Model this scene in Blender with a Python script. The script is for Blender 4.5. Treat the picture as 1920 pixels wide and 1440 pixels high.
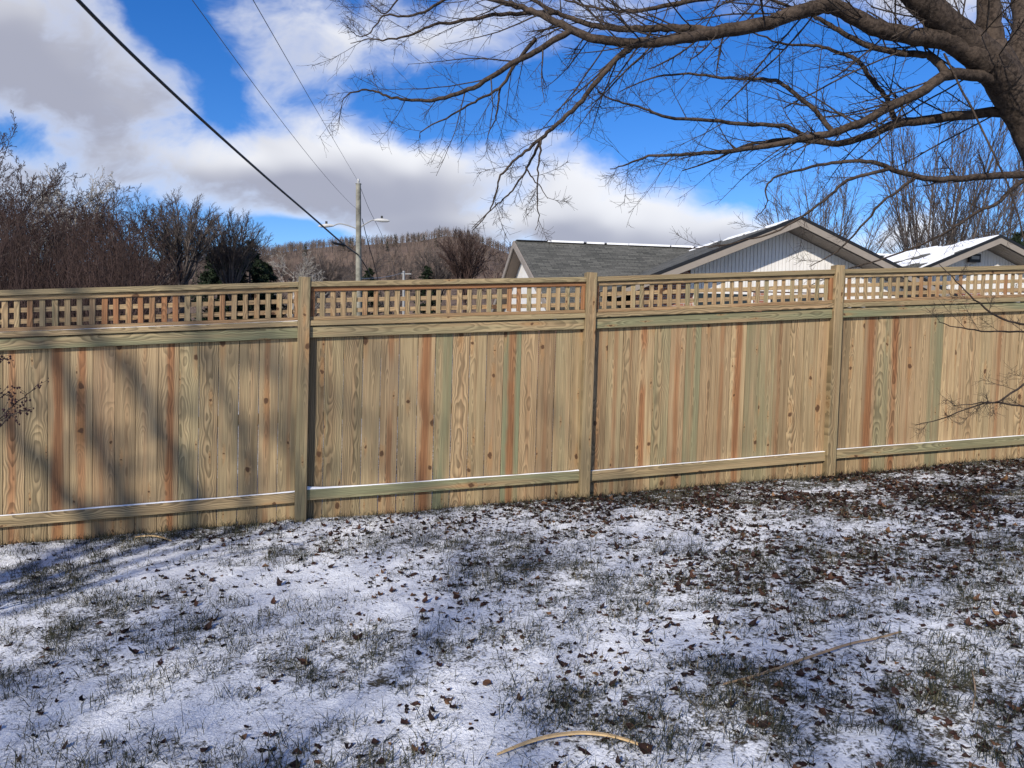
import bpy, math, random
import numpy as np
from mathutils import Vector, Matrix

# ------------------------------------------------------------------ camera, sky, sun, exposure
for o in list(bpy.data.objects): bpy.data.objects.remove(o)
scene = bpy.context.scene
COL = scene.collection
FPX = 1400.0
CAM = np.array([0.0, 0.0, 1.5])
cam_d = bpy.data.cameras.new('camera'); cam = bpy.data.objects.new('camera', cam_d); COL.objects.link(cam)
cam_d.sensor_width = 36; cam_d.lens = FPX / 1920 * 36; cam_d.clip_start = 0.05; cam_d.clip_end = 5000
CM = (Matrix.Rotation(math.radians(90 - 2.6), 4, 'X') @ Matrix.Rotation(math.radians(0.6), 4, 'Z'))
cam.matrix_world = Matrix.Translation(Vector(CAM)) @ CM
scene.camera = cam
scene.render.resolution_x = 1024; scene.render.resolution_y = 768
R3 = np.array(CM.to_3x3())

SUN = np.array([-0.409, -0.753, 0.515]); SUN /= np.linalg.norm(SUN)
sun_d = bpy.data.lights.new('sun', 'SUN'); sun = bpy.data.objects.new('sun', sun_d); COL.objects.link(sun)
sun_d.energy = 4.1; sun_d.angle = math.radians(0.55); sun_d.color = (1.0, 0.93, 0.82)
sun.rotation_euler = Vector(SUN).to_track_quat('Z', 'Y').to_euler()
sun.location = (-10, -20, 20)
scene.view_settings.view_transform = 'Standard'
try: scene.view_settings.look = 'None'
except Exception: pass
scene.view_settings.exposure = 0.45
scene.view_settings.gamma = 1.0
scene.view_settings.use_curve_mapping = False
cy = scene.cycles
cy.max_bounces = 4; cy.diffuse_bounces = 2; cy.glossy_bounces = 2; cy.transmission_bounces = 2; cy.volume_bounces = 0; cy.caustics_reflective = False; cy.caustics_refractive = False


class NT:
    """small helper for node trees"""
    def __init__(s, tree): s.t = tree; s.n = tree.nodes; s.l = tree.links
    def node(s, typ, **kw):
        n = s.n.new(typ)
        for k, v in kw.items(): setattr(n, k, v)
        return n
    def put(s, sock, v):
        if v is None: return
        if isinstance(v, bpy.types.NodeSocket): s.l.new(v, sock)
        else:
            if hasattr(sock, 'default_value'):
                dv = sock.default_value
                if hasattr(dv, '__len__') and len(dv) == 4 and hasattr(v, '__len__') and len(v) == 3: v = (*v, 1)
                sock.default_value = v
    def m(s, op, a, b=None, c=None, clamp=False):
        n = s.node('ShaderNodeMath', operation=op, use_clamp=clamp)
        for i, v in enumerate((a, b, c)):
            if v is not None: s.put(n.inputs[i], v)
        return n.outputs[0]
    def vm(s, op, a, b=None, scale=None):
        n = s.node('ShaderNodeVectorMath', operation=op)
        s.put(n.inputs[0], a)
        if b is not None: s.put(n.inputs[1], b)
        if scale is not None: s.put(n.inputs['Scale'], scale)
        return n.outputs[0]
    def sep(s, v):
        n = s.node('ShaderNodeSeparateXYZ'); s.put(n.inputs[0], v); return n.outputs
    def comb(s, x, y, z):
        n = s.node('ShaderNodeCombineXYZ')
        for i, v in enumerate((x, y, z)): s.put(n.inputs[i], v)
        return n.outputs[0]
    def noise(s, vec, scale, detail=2, rough=0.5, dist=0.0, color=False):
        n = s.node('ShaderNodeTexNoise')
        s.put(n.inputs['Vector'], vec); s.put(n.inputs['Scale'], scale); s.put(n.inputs['Detail'], detail)
        s.put(n.inputs['Roughness'], rough); s.put(n.inputs['Distortion'], dist)
        return n.outputs['Color' if color else 'Fac']
    def step(s, v, a, b, lo=0.0, hi=1.0):
        n = s.node('ShaderNodeMapRange', interpolation_type='SMOOTHSTEP')
        s.put(n.inputs[0], v)
        for i, q in enumerate((a, b, lo, hi)): s.put(n.inputs[i + 1], q)
        return n.outputs[0]
    def lin(s, v, a, b, lo=0.0, hi=1.0):
        n = s.node('ShaderNodeMapRange')
        s.put(n.inputs[0], v)
        for i, q in enumerate((a, b, lo, hi)): s.put(n.inputs[i + 1], q)
        return n.outputs[0]
    def mix(s, f, a, b, blend='MIX'):
        n = s.node('ShaderNodeMix', data_type='RGBA', blend_type=blend)
        s.put(n.inputs[0], f); s.put(n.inputs[6], a); s.put(n.inputs[7], b)
        return n.outputs[2]


def build_world():
    w = bpy.data.worlds.new('World'); scene.world = w; w.use_nodes = True
    W = NT(w.node_tree); T = W
    bg = w.node_tree.nodes['Background']
    tc = W.node('ShaderNodeTexCoord')
    dr = W.vm('NORMALIZE', tc.outputs['Generated'])
    x, y, z = T.sep(dr)
    ay = T.m('MAXIMUM', T.m('ABSOLUTE', y), 0.05)
    u = T.m('DIVIDE', x, ay); v = T.m('DIVIDE', z, ay)
    p = T.comb(u, T.m('MULTIPLY', v, 1.5), T.m('MULTIPLY', y, 0.6))
    wn = T.noise(p, 3.2, 3, 0.6, 0.0, True)
    pw = T.vm('ADD', p, T.vm('SCALE', T.vm('SUBTRACT', wn, (0.5, 0.5, 0.5)), scale=0.16))
    n1 = T.noise(pw, 3.4, 6, 0.60, 0.15)
    nup = T.noise(T.vm('ADD', pw, (-0.02, 0.055, 0.0)), 3.4, 3, 0.55, 0.15)
    n2 = T.noise(pw, 12.0, 4, 0.62, 0.1)
    d = T.m('ADD', T.m('MULTIPLY', T.m('SUBTRACT', n1, 0.5), 3.6), T.m('MULTIPLY', T.m('SUBTRACT', n2, 0.5), 0.9))
    d = T.m('ADD', d, -0.18)
    sh = T.m('MULTIPLY', T.m('SUBTRACT', nup, 0.5), 2.0)
    us = T.sep(pw)[0]; vs = T.m('DIVIDE', T.sep(pw)[1], 1.5)
    # (px, py, half width, half height, rotation deg, amount)
    blobs = [(70, 130, 310, 190, 10, 1.35), (570, 130, 170, 140, 35, 0.75), (350, 80, 60, 140, -48, -1.5), (420, 210, 90, 60, 20, -0.5), (20, 285, 110, 45, 0, -0.7),
             (300, 330, 330, 70, 0, 0.8), (780, 330, 230, 95, 6, 1.25), (520, 345, 160, 75, 0, 0.75),
             (1100, 405, 110, 85, 10, 1.35), (1310, 425, 130, 62, 0, 1.1), (960, 430, 220, 40, 0, 0.6),
             (540, 445, 110, 20, 0, -1.6), (1000, 195, 330, 70, -8, -1.1), (1480, 215, 420, 120, 0, -1.3),
             (880, 100, 200, 75, 0, 0.5), (1600, 10, 240, 55, 0, 0.9), (1030, 275, 80, 30, 0, 0.6), (1640, 445, 300, 60, 0, 0.7)]
    for (px, py, a, b, rot, amt) in blobs:
        u0 = (px - 960) / FPX; v0 = (656 - py) / FPX
        c, s_ = math.cos(math.radians(rot)), math.sin(math.radians(rot))
        du = T.m('SUBTRACT', us, u0); dv = T.m('SUBTRACT', vs, v0)
        e1 = T.m('MULTIPLY_ADD', du, c * FPX / a, T.m('MULTIPLY', dv, -s_ * FPX / a))
        e2 = T.m('MULTIPLY_ADD', du, s_ * FPX / b, T.m('MULTIPLY', dv, c * FPX / b))
        q = T.m('MULTIPLY_ADD', e1, e1, T.m('MULTIPLY', e2, e2))
        g = T.m('EXPONENT', T.m('MULTIPLY', q, -1.0))
        d = T.m('MULTIPLY_ADD', g, amt, d)
        if px < 100: sh = T.m('MULTIPLY_ADD', g, 0.75, sh)
        if amt > 0.4: sh = T.m('MULTIPLY_ADD', T.m('MULTIPLY', g, T.m('SUBTRACT', 0.22, e2)), 0.85, sh)
    sky = W.node('ShaderNodeTexSky', sky_type='NISHITA')
    sky.sun_disc = False; sky.sun_elevation = math.radians(31); sky.altitude = 500
    sky.sun_rotation = math.atan2(SUN[0], SUN[1]); sky.air_density = 1.0; sky.dust_density = 0.2; sky.ozone_density = 4.0
    hs = W.node('ShaderNodeHueSaturation'); hs.inputs['Hue'].default_value = 0.514; hs.inputs['Saturation'].default_value = 1.32; hs.inputs['Value'].default_value = 1.15
    W.l.new(sky.outputs[0], hs.inputs['Color'])
    mask = W.step(d, -0.30, 0.95)
    shade = W.m('MULTIPLY', W.step(sh, -0.45, 0.85), W.step(d, 0.15, 0.9))
    ccol = W.mix(shade, (7.1, 7.15, 7.35), (3.05, 3.15, 3.8))
    col = W.mix(W.m('MULTIPLY', mask, 0.96), hs.outputs[0], ccol)
    col = W.mix(W.step(z, -0.06, 0.0), (1.1, 1.05, 1.0), col)      # dull ground below the horizon
    W.l.new(col, bg.inputs['Color']); bg.inputs['Strength'].default_value = 0.10
    w.cycles.sampling_method = 'NONE'
build_world()

# ------------------------------------------------------------------ helpers
def at(px, py, Y):
    """world point seen at photo pixel (px, py), Y metres ahead"""
    r = R3 @ np.array([(px - 960) / FPX, -(py - 720) / FPX, -1.0])
    return CAM + r * (Y / r[1])

def mesh(name, V, F):
    """V (n,3) array, F list of int arrays (m,k)"""
    me = bpy.data.meshes.new(name)
    V = np.asarray(V, dtype=np.float32)
    F = [np.asarray(f, dtype=np.int32) for f in F if len(f)]
    me.vertices.add(len(V)); me.vertices.foreach_set('co', V.ravel())
    loops = np.concatenate([f.ravel() for f in F])
    tot = np.concatenate([np.full(len(f), f.shape[1], dtype=np.int32) for f in F])
    start = np.concatenate([[0], np.cumsum(tot)[:-1]]).astype(np.int32)
    me.loops.add(len(loops)); me.loops.foreach_set('vertex_index', loops)
    me.polygons.add(len(tot)); me.polygons.foreach_set('loop_start', start)
    try: me.polygons.foreach_set('loop_total', tot)
    except Exception: pass
    me.polygons.foreach_set('use_smooth', np.zeros(len(tot), dtype=bool))
    me.update(calc_edges=True); me.validate()
    return me

def smooth(me):
    me.polygons.foreach_set('use_smooth', np.ones(len(me.polygons), dtype=bool)); me.update(); return me

def link(name, me, mat=None, parent=None):
    o = bpy.data.objects.new(name, me); COL.objects.link(o)
    if mat is not None and me is not None and len(me.materials) == 0: me.materials.append(mat)
    if parent is not None: o.parent = parent
    return o

def tag(o, label=None, cat=None, group=None, kind=None):
    if label: o['label'] = label
    if cat: o['category'] = cat
    if group: o['group'] = group
    if kind: o['kind'] = kind
    return o

def empty(name, loc=(0, 0, 0), rz=0.0):
    o = bpy.data.objects.new(name, None); COL.objects.link(o)
    o.location = loc; o.rotation_euler = (0, 0, rz); o.empty_display_size = 0.2
    return o

def copy_tree(o, parent=None):
    c = o.copy(); COL.objects.link(c); c.parent = parent
    for ch in list(o.children): copy_tree(ch, c)
    return c

class MB:
    """collects simple solids into one mesh"""
    def __init__(s): s.V = []; s.F3 = []; s.F4 = []; s.n = 0
    def add(s, V, F):
        for f in F: (s.F3 if len(f) == 3 else s.F4).append([i + s.n for i in f])
        s.V += [tuple(v) for v in V]; s.n += len(V)
    def box(s, a, b):
        x0, y0, z0 = a; x1, y1, z1 = b
        s.add([(x0,y0,z0),(x1,y0,z0),(x1,y1,z0),(x0,y1,z0),(x0,y0,z1),(x1,y0,z1),(x1,y1,z1),(x0,y1,z1)],
              [(0,3,2,1),(4,5,6,7),(0,1,5,4),(1,2,6,5),(2,3,7,6),(3,0,4,7)])
    def slab(s, quad, t):
        """quad of four 3-D points thickened by vector t"""
        q = [np.array(p, float) for p in quad]; t = np.array(t, float)
        s.add([*q, *[p + t for p in q]], [(0,1,2,3),(7,6,5,4),(0,4,5,1),(1,5,6,2),(2,6,7,3),(3,7,4,0)])
    def prism(s, poly, t):
        q = [np.array(p, float) for p in poly]; t = np.array(t, float); n = len(q)
        V = [*q, *[p + t for p in q]]
        F = [(i, (i+1) % n, n + (i+1) % n, n + i) for i in range(n)]
        F += [(0, i, i+1) for i in range(1, n-1)] + [(n, n+i+1, n+i) for i in range(1, n-1)]
        s.add(V, F)
    def mesh(s, name):
        return mesh(name, np.array(s.V), [np.array(f) for f in (s.F3, s.F4) if len(f)])
    def build(s, name, mat, parent=None): return link(name, s.mesh(name), mat, parent)

def unit(v): return v / np.maximum(np.linalg.norm(v, axis=-1, keepdims=True), 1e-9)

def tubes(batches, sides=5):
    """batches: list of (P (B,N,3), R (B,N)) -> V, [quads]"""
    Vs, Fs, off = [], [], 0
    for b in batches:
        P, R = b[0], b[1]; S = b[2] if len(b) > 2 else sides
        if len(P) == 0: continue
        B, N, _ = P.shape
        t = unit(np.gradient(P, axis=1))
        m = unit(t.mean(axis=1))
        ref = np.where(np.abs(m[:, 2:3]) < 0.8, np.array([[0, 0, 1.0]]), np.array([[1.0, 0, 0]]))
        a = unit(np.cross(t, ref[:, None, :])); c = np.cross(t, a)
        ang = np.arange(S) * 2 * np.pi / S
        V = P[:, :, None, :] + R[:, :, None, None] * (a[:, :, None, :] * np.cos(ang)[None, None, :, None] + c[:, :, None, :] * np.sin(ang)[None, None, :, None])
        idx = (np.arange(B * N * S) + off).reshape(B, N, S)
        q = np.stack([idx[:, :-1, :], np.roll(idx, -1, 2)[:, :-1, :], np.roll(idx, -1, 2)[:, 1:, :], idx[:, 1:, :]], -1).reshape(-1, 4)
        Vs.append(V.reshape(-1, 3)); Fs.append(q); off += B * N * S
    return np.concatenate(Vs), [np.concatenate(Fs)]

def tube_mesh(name, batches, sides=5): return smooth(mesh(name, *tubes(batches, sides)))

def one_tube(pts, rad, sides=8):
    pts = np.array(pts, float); rad = np.array(rad, float) if hasattr(rad, '__len__') else np.full(len(pts), rad)
    return (pts[None], rad[None], sides)

def spline(pts, rad, n, rng=None, jit=0.0):
    """Catmull-Rom resample with optional jitter"""
    pts = np.array(pts, float); rad = np.interp(np.linspace(0, 1, len(pts)), np.linspace(0, 1, len(rad)), rad)
    Pp = np.vstack([2 * pts[0] - pts[1], pts, 2 * pts[-1] - pts[-2]])
    ts = np.linspace(0, len(pts) - 1, n); i = np.minimum(ts.astype(int), len(pts) - 2); f = (ts - i)[:, None]
    p0, p1, p2, p3 = Pp[i], Pp[i+1], Pp[i+2], Pp[i+3]
    out = 0.5 * (2*p1 + (p2-p0)*f + (2*p0-5*p1+4*p2-p3)*f**2 + (3*p1-p0-3*p2+p3)*f**3)
    if rng is not None and jit > 0: out[1:] += rng.normal(0, jit, (n-1, 3))
    return out, np.interp(ts, np.arange(len(pts)), rad)

def grow(rng, P, R, m, t0, t1, ang, lens, npts, wander, trop, rfac, rtip=0.15, rmin=0.0006, taper=0.55, tropv=(0, 0, 1)):
    """m children on every polyline of a batch"""
    B, N, _ = P.shape
    if B == 0: return np.zeros((0, npts, 3)), np.zeros((0, npts))
    t = t0 + (t1 - t0) * ((np.arange(m)[None, :] + rng.random((B, m))) / m)
    fi = t * (N - 1); i = np.minimum(fi.astype(int), N - 2); f = fi - i
    bi = np.arange(B)[:, None]
    p = P[bi, i] * (1 - f[..., None]) + P[bi, i+1] * f[..., None]
    r = R[bi, i] * (1 - f) + R[bi, i+1] * f
    tan = unit(P[bi, i+1] - P[bi, i])
    rnd = unit(rng.normal(size=(B, m, 3)))
    side = unit(rnd - (rnd * tan).sum(-1, keepdims=True) * tan)
    a = np.radians(ang[0] + (ang[1] - ang[0]) * rng.random((B, m)))[..., None]
    d = unit(tan * np.cos(a) + side * np.sin(a))
    plen = np.linalg.norm(np.diff(P, axis=1), axis=2).sum(1)[:, None]
    L = lens[0] + (lens[1] - lens[0]) * rng.random((B, m))
    if lens[2] == 'rel': L = L * plen
    L = L * (1 - taper * t)
    p, r, d, L = p.reshape(-1, 3), r.reshape(-1), d.reshape(-1, 3), L.reshape(-1)
    out = [p]; st = (L / (npts - 1))[:, None]; tv = np.array(tropv, float)
    for k in range(npts - 1):
        out.append(out[-1] + d * st)
        d = unit(d + rng.normal(0, wander, d.shape) + tv * trop)
    Q = np.stack(out, 1)
    r0 = np.maximum(r * rfac, rmin)
    RR = r0[:, None] * (1 - (1 - rtip) * np.linspace(0, 1, npts)[None, :] ** 0.9)
    return Q, np.maximum(RR, rmin * 0.7)

def hashn(i, j, seed):
    h = (i * 374761393 + j * 668265263 + seed * 2147483647) & 0xFFFFFFFF
    h = ((h ^ (h >> 13)) * 1274126177) & 0xFFFFFFFF
    return ((h ^ (h >> 16)) & 0xFFFFFF) / float(0xFFFFFF)
def vnoise(x, y, seed=0):
    x = np.asarray(x, float); y = np.asarray(y, float)
    i = np.floor(x).astype(np.int64); j = np.floor(y).astype(np.int64); fx = x - i; fy = y - j
    fx = fx*fx*(3-2*fx); fy = fy*fy*(3-2*fy)
    return (hashn(i, j, seed)*(1-fx) + hashn(i+1, j, seed)*fx)*(1-fy) + (hashn(i, j+1, seed)*(1-fx) + hashn(i+1, j+1, seed)*fx)*fy
def fbm(x, y, seed=0, oct=4, rough=0.5):
    s = 0; a = 1; n = 0
    for k in range(oct): s = s + a * vnoise(x * 2**k + 17.3*k, y * 2**k - 9.1*k, seed + k); n += a; a *= rough
    return s / n

# ------------------------------------------------------------------ materials
def new_mat(name, rough=0.8, spec=0.3):
    m = bpy.data.materials.new(name); m.use_nodes = True
    T = NT(m.node_tree); b = m.node_tree.nodes['Principled BSDF']
    b.inputs['Roughness'].default_value = rough; b.inputs['Specular IOR Level'].default_value = spec
    return m, T, b

def plain(name, c, rough=0.7, var=0.15, scale=6.0, spec=0.3, metal=0.0):
    m, T, b = new_mat(name, rough, spec)
    tc = T.node('ShaderNodeTexCoord'); n = T.noise(tc.outputs['Object'], scale, 4, 0.6)
    f = T.lin(n, 0.3, 0.7, 1 - var, 1 + var)
    col = T.vm('SCALE', tuple(c), scale=f)
    T.l.new(col, b.inputs['Base Color']); b.inputs['Metallic'].default_value = metal
    return m

def wood_mat():
    """pressure treated pine; length along local z; object colour = stripe amount, stripe place, green, dark"""
    m, T, b = new_mat('treated_pine', 0.72, 0.25)
    oi = T.node('ShaderNodeObjectInfo'); tc = T.node('ShaderNodeTexCoord')
    x, y, z = T.sep(tc.outputs['Object']); rnd = oi.outputs['Random']
    sc = T.node('ShaderNodeSeparateColor'); T.l.new(oi.outputs['Color'], sc.inputs[0])
    stripe, place, green = sc.outputs[0], sc.outputs[1], sc.outputs[2]; dark = oi.outputs['Alpha']
    off = T.m('MULTIPLY', rnd, 91.7)
    r2 = T.m('FRACT', T.m('MULTIPLY', rnd, 17.31)); r3 = T.m('FRACT', T.m('MULTIPLY', rnd, 53.77)); r4 = T.m('FRACT', T.m('MULTIPLY', rnd, 131.9))
    # knots : cells in the board face
    kv = T.comb(T.m('ADD', T.m('MULTIPLY', x, 8.5), off), T.m('ADD', T.m('MULTIPLY', z, 2.7), T.m('MULTIPLY', off, 0.7)), T.m('MULTIPLY', off, 0.31))
    kw = T.noise(tc.outputs['Object'], 28.0, 2, 0.5, 0.0, True)
    kv = T.vm('ADD', kv, T.vm('SCALE', T.vm('SUBTRACT', kw, (0.5, 0.5, 0.5)), scale=0.16))
    vo = T.node('ShaderNodeTexVoronoi', voronoi_dimensions='2D'); T.l.new(kv, vo.inputs['Vector']); vo.inputs['Scale'].default_value = 1.0
    vc = T.sep(vo.outputs['Color'])
    has = T.m('GREATER_THAN', vc[0], T.m('ADD', 0.46, T.m('MULTIPLY', r4, 0.42)))
    vp = T.vm('SUBTRACT', kv, vo.outputs['Position'])
    vx, vy, _ = T.sep(vp)
    kd = T.m('SQRT', T.m('ADD', T.m('POWER', T.m('MULTIPLY', vx, 1.0), 2.0), T.m('POWER', T.m('MULTIPLY', vy, 2.5), 2.0)))
    ksz = T.m('ADD', 0.045, T.m('MULTIPLY', T.m('POWER', vc[1], 2.2), 0.15))
    kn = T.m('MULTIPLY', T.step(T.m('DIVIDE', kd, ksz), 1.25, 0.75), has)
    kh = T.m('SQRT', T.m('ADD', T.m('POWER', T.m('MULTIPLY', vx, 1.5), 2.0), T.m('POWER', T.m('MULTIPLY', vy, 0.75), 2.0)))
    halo = T.m('MULTIPLY', T.step(T.m('DIVIDE', kh, ksz), 3.2, 0.5), has)
    pull = T.m('MULTIPLY', halo, 0.018)
    # growth rings of a log the board was cut from
    wob = T.noise(T.comb(T.m('MULTIPLY', x, 3.0), off, T.m('MULTIPLY', z, 1.3)), 1.0, 3, 0.55)
    cx = T.m('MULTIPLY', T.m('SUBTRACT', r2, 0.5), 0.10)
    cy = T.m('ADD', T.m('MULTIPLY', T.m('SUBTRACT', r3, 0.25), 0.10), T.m('MULTIPLY', T.m('SUBTRACT', wob, 0.5), 0.16))
    cy = T.m('ADD', cy, T.m('MULTIPLY', z, T.m('MULTIPLY', T.m('SUBTRACT', r4, 0.5), 0.07)))
    rr = T.m('SQRT', T.m('ADD', T.m('POWER', T.m('SUBTRACT', x, cx), 2.0), T.m('POWER', cy, 2.0)))
    rr = T.m('ADD', rr, pull)
    ring = T.m('FRACT', T.m('MULTIPLY', rr, 95.0))
    ring = T.m('MULTIPLY', T.step(ring, 0.15, 0.85), T.step(ring, 1.0, 0.9))
    streak = T.noise(T.comb(T.m('MULTIPLY', x, 130.0), off, T.m('MULTIPLY', z, 2.2)), 1.0, 3, 0.6)
    broad = T.noise(T.comb(T.m('MULTIPLY', x, 22.0), off, T.m('MULTIPLY', z, 0.9)), 1.0, 3, 0.6)
    base = T.mix(r2, (0.475, 0.335, 0.180), (0.355, 0.238, 0.130))
    base = T.mix(T.m('MULTIPLY', T.step(broad, 0.42, 0.66), 0.65), base, (0.265, 0.168, 0.085))
    gfac = T.m('MULTIPLY', green, T.step(T.noise(T.comb(T.m('MULTIPLY', x, 14.0), T.m('ADD', off, 7.0), T.m('MULTIPLY', z, 0.8)), 1.0, 2, 0.5), 0.18, 0.62))
    base = T.mix(gfac, base, (0.225, 0.225, 0.125))
    # heartwood stripe
    sw = T.noise(T.comb(off, T.m('MULTIPLY', z, 1.6), 0.0), 1.0, 3, 0.6)
    sx = T.m('ABSOLUTE', T.m('ADD', T.m('SUBTRACT', T.m('DIVIDE', x, 0.14), T.m('SUBTRACT', place, 0.5)), T.m('MULTIPLY_ADD', T.m('SUBTRACT', streak, 0.5), 0.22, T.m('MULTIPLY', T.m('SUBTRACT', sw, 0.5), 0.34))))
    swid = T.m('ADD', 0.06, T.m('MULTIPLY', stripe, T.m('ADD', 0.10, T.m('MULTIPLY', sw, 0.32))))
    sm = T.m('MULTIPLY', T.step(T.m('DIVIDE', sx, swid), 1.45, 0.40), T.m('MINIMUM', T.m('MULTIPLY', stripe, 1.5), 0.92))
    sbreak = T.step(T.noise(T.comb(T.m('ADD', off, 3.0), T.m('MULTIPLY', z, 1.1), 0.0), 1.0, 2, 0.5), 0.30, 0.50)
    sm = T.m('MULTIPLY', sm, T.m('MAXIMUM', sbreak, T.step(stripe, 0.55, 0.8)))
    base = T.mix(sm, base, T.mix(streak, (0.19, 0.075, 0.030), (0.36, 0.165, 0.070)))
    g = T.m('SUBTRACT', 1.0, T.m('MULTIPLY', ring, T.m('ADD', 0.22, T.m('MULTIPLY', r3, 0.30))))
    g = T.m('MULTIPLY', g, T.lin(streak, 0.25, 0.75, 0.62, 1.24))
    g = T.m('MULTIPLY', g, T.m('SUBTRACT', 1.0, T.m('MULTIPLY', dark, 0.70)))
    col = T.vm('SCALE', base, scale=g)
    col = T.mix(T.m('MULTIPLY', halo, 0.45), col, (0.33, 0.17, 0.065))
    col = T.mix(T.m('MULTIPLY', kn, 0.93), col, (0.075, 0.036, 0.017))
    # thumb smears and dirt near the ground
    dirt = T.noise(T.vm('ADD', tc.outputs['Object'], T.comb(off, 0.0, 0.0)), 5.0, 4, 0.6)
    col = T.mix(T.step(dirt, 0.60, 0.80, 0.0, 0.28), col, (0.20, 0.15, 0.095))
    T.l.new(col, b.inputs['Base Color'])
    bp = T.node('ShaderNodeBump'); bp.inputs['Strength'].default_value = 0.25; bp.inputs['Distance'].default_value = 0.002
    T.l.new(T.m('ADD', streak, T.m('MULTIPLY', ring, -0.4)), bp.inputs['Height']); T.l.new(bp.outputs[0], b.inputs['Normal'])
    return m

def bark_mat(name, c1, c2, scale=30.0, bump=0.4):
    m, T, b = new_mat(name, 0.9, 0.15)
    tc = T.node('ShaderNodeTexCoord')
    n = T.noise(tc.outputs['Object'], scale, 5, 0.65, 0.4); n2 = T.noise(tc.outputs['Object'], scale * 0.15, 3, 0.5)
    col = T.mix(T.step(n, 0.32, 0.68), c1, c2)
    col = T.mix(T.step(n2, 0.45, 0.75, 0, 0.5), col, tuple(q * 1.5 for q in c2))
    T.l.new(col, b.inputs['Base Color'])
    if bump:
        bp = T.node('ShaderNodeBump'); bp.inputs['Strength'].default_value = bump; bp.inputs['Distance'].default_value = 0.02
        T.l.new(n, bp.inputs['Height']); T.l.new(bp.outputs[0], b.inputs['Normal'])
    return m

def snow_mat():
    m, T, b = new_mat('snow', 0.75, 0.2)
    tc = T.node('ShaderNodeTexCoord'); n = T.noise(tc.outputs['Object'], 60, 4, 0.6)
    T.l.new(T.mix(n, (0.80, 0.81, 0.83), (0.88, 0.885, 0.90)), b.inputs['Base Color'])
    return m

def ground_mat():
    m, T, b = new_mat('snowy_lawn', 0.8, 0.2)
    tc = T.node('ShaderNodeTexCoord'); at_ = T.node('ShaderNodeAttribute', attribute_name='cover')
    co = tc.outputs['Object']
    n1 = T.noise(co, 11.0, 6, 0.70, 0.5); n2 = T.noise(co, 60.0, 5, 0.70, 0.3); n3 = T.noise(co, 2.0, 3, 0.5)
    d = T.m('ADD', T.m('ADD', T.m('MULTIPLY', n1, 0.55), T.m('MULTIPLY', n2, 0.60)), T.m('MULTIPLY', T.m('SUBTRACT', at_.outputs['Fac'], 0.5), 0.24))
    snow = T.step(d, 0.445, 0.555)
    soil = T.mix(T.noise(co, 70, 4, 0.6), (0.030, 0.026, 0.016), (0.12, 0.095, 0.058))
    soil = T.mix(T.step(n3, 0.4, 0.65, 0, 0.6), soil, (0.042, 0.044, 0.022))
    sc = T.mix(T.noise(co, 90, 4, 0.6), (0.74, 0.76, 0.80), (0.86, 0.87, 0.89))
    T.l.new(T.mix(snow, soil, sc), b.inputs['Base Color'])
    bp = T.node('ShaderNodeBump'); bp.inputs['Strength'].default_value = 0.9; bp.inputs['Distance'].default_value = 0.02
    T.l.new(T.m('ADD', T.m('MULTIPLY', snow, 0.6), n2), bp.inputs['Height']); T.l.new(bp.outputs[0], b.inputs['Normal'])
    return m

def attr_mat(name, stops, rough=0.8, attr='tone', spec=0.2, transl=0.0):
    """colour ramp over a per-face random attribute"""
    m, T, b = new_mat(name, rough, spec)
    a = T.node('ShaderNodeAttribute', attribute_name=attr)
    r = T.node('ShaderNodeValToRGB'); T.l.new(a.outputs['Fac'], r.inputs[0])
    e = r.color_ramp.elements
    for i, (p, c) in enumerate(stops):
        q = e[i] if i < 2 else e.new(p)
        q.position = p; q.color = (*c, 1)
    T.l.new(r.outputs[0], b.inputs['Base Color'])
    return m

M = {}
M['wood'] = wood_mat()
M['snow'] = snow_mat()
M['ground'] = ground_mat()
M['bark'] = bark_mat('maple_bark', (0.018, 0.013, 0.010), (0.072, 0.053, 0.040), 22, 0.9)
M['twig'] = bark_mat('twig_bark', (0.022, 0.017, 0.014), (0.065, 0.050, 0.040), 30, 0)
M['far_bark'] = bark_mat('far_bark', (0.045, 0.037, 0.034), (0.125, 0.103, 0.092), 3, 0)
M['red_bark'] = bark_mat('red_bark', (0.026, 0.017, 0.015), (0.078, 0.050, 0.042), 2, 0)
M['pale_bark'] = bark_mat('pale_bark', (0.22, 0.20, 0.17), (0.42, 0.39, 0.35), 2, 0)
M['needle'] = bark_mat('evergreen_needles', (0.008, 0.014, 0.008), (0.028, 0.042, 0.022), 1.5, 0)
M['berry'] = plain('dried_berry', (0.030, 0.010, 0.010), 0.6, 0.3, 40)
M['strip'] = plain('fresh_wood_strip', (0.55, 0.38, 0.19), 0.7, 0.2, 25)
M['stick'] = plain('dry_stick', (0.30, 0.21, 0.13), 0.85, 0.25, 25)
M['white'] = plain('white_siding_paint', (0.66, 0.635, 0.60), 0.6, 0.06, 3)
M['trim'] = plain('taupe_trim', (0.25, 0.215, 0.18), 0.6, 0.08, 3)
M['soffit'] = plain('brown_soffit', (0.24, 0.19, 0.15), 0.7, 0.08, 3)
M['glass'] = plain('window_glass', (0.012, 0.014, 0.016), 0.12, 0.1, 1, 0.5)
M['black'] = plain('black_rubber', (0.012, 0.012, 0.013), 0.5, 0.2, 10)
M['wire'] = plain('grey_wire', (0.06, 0.06, 0.065), 0.5, 0.1, 10)
M['pole'] = bark_mat('pole_wood', (0.12, 0.115, 0.095), (0.24, 0.23, 0.19), 4, 0)
M['metal'] = plain('galvanised_metal', (0.27, 0.27, 0.265), 0.55, 0.1, 5, 0.3, 0.0)
M['lamp'] = plain('lamp_housing', (0.42, 0.42, 0.41), 0.5, 0.08, 5)
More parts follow.
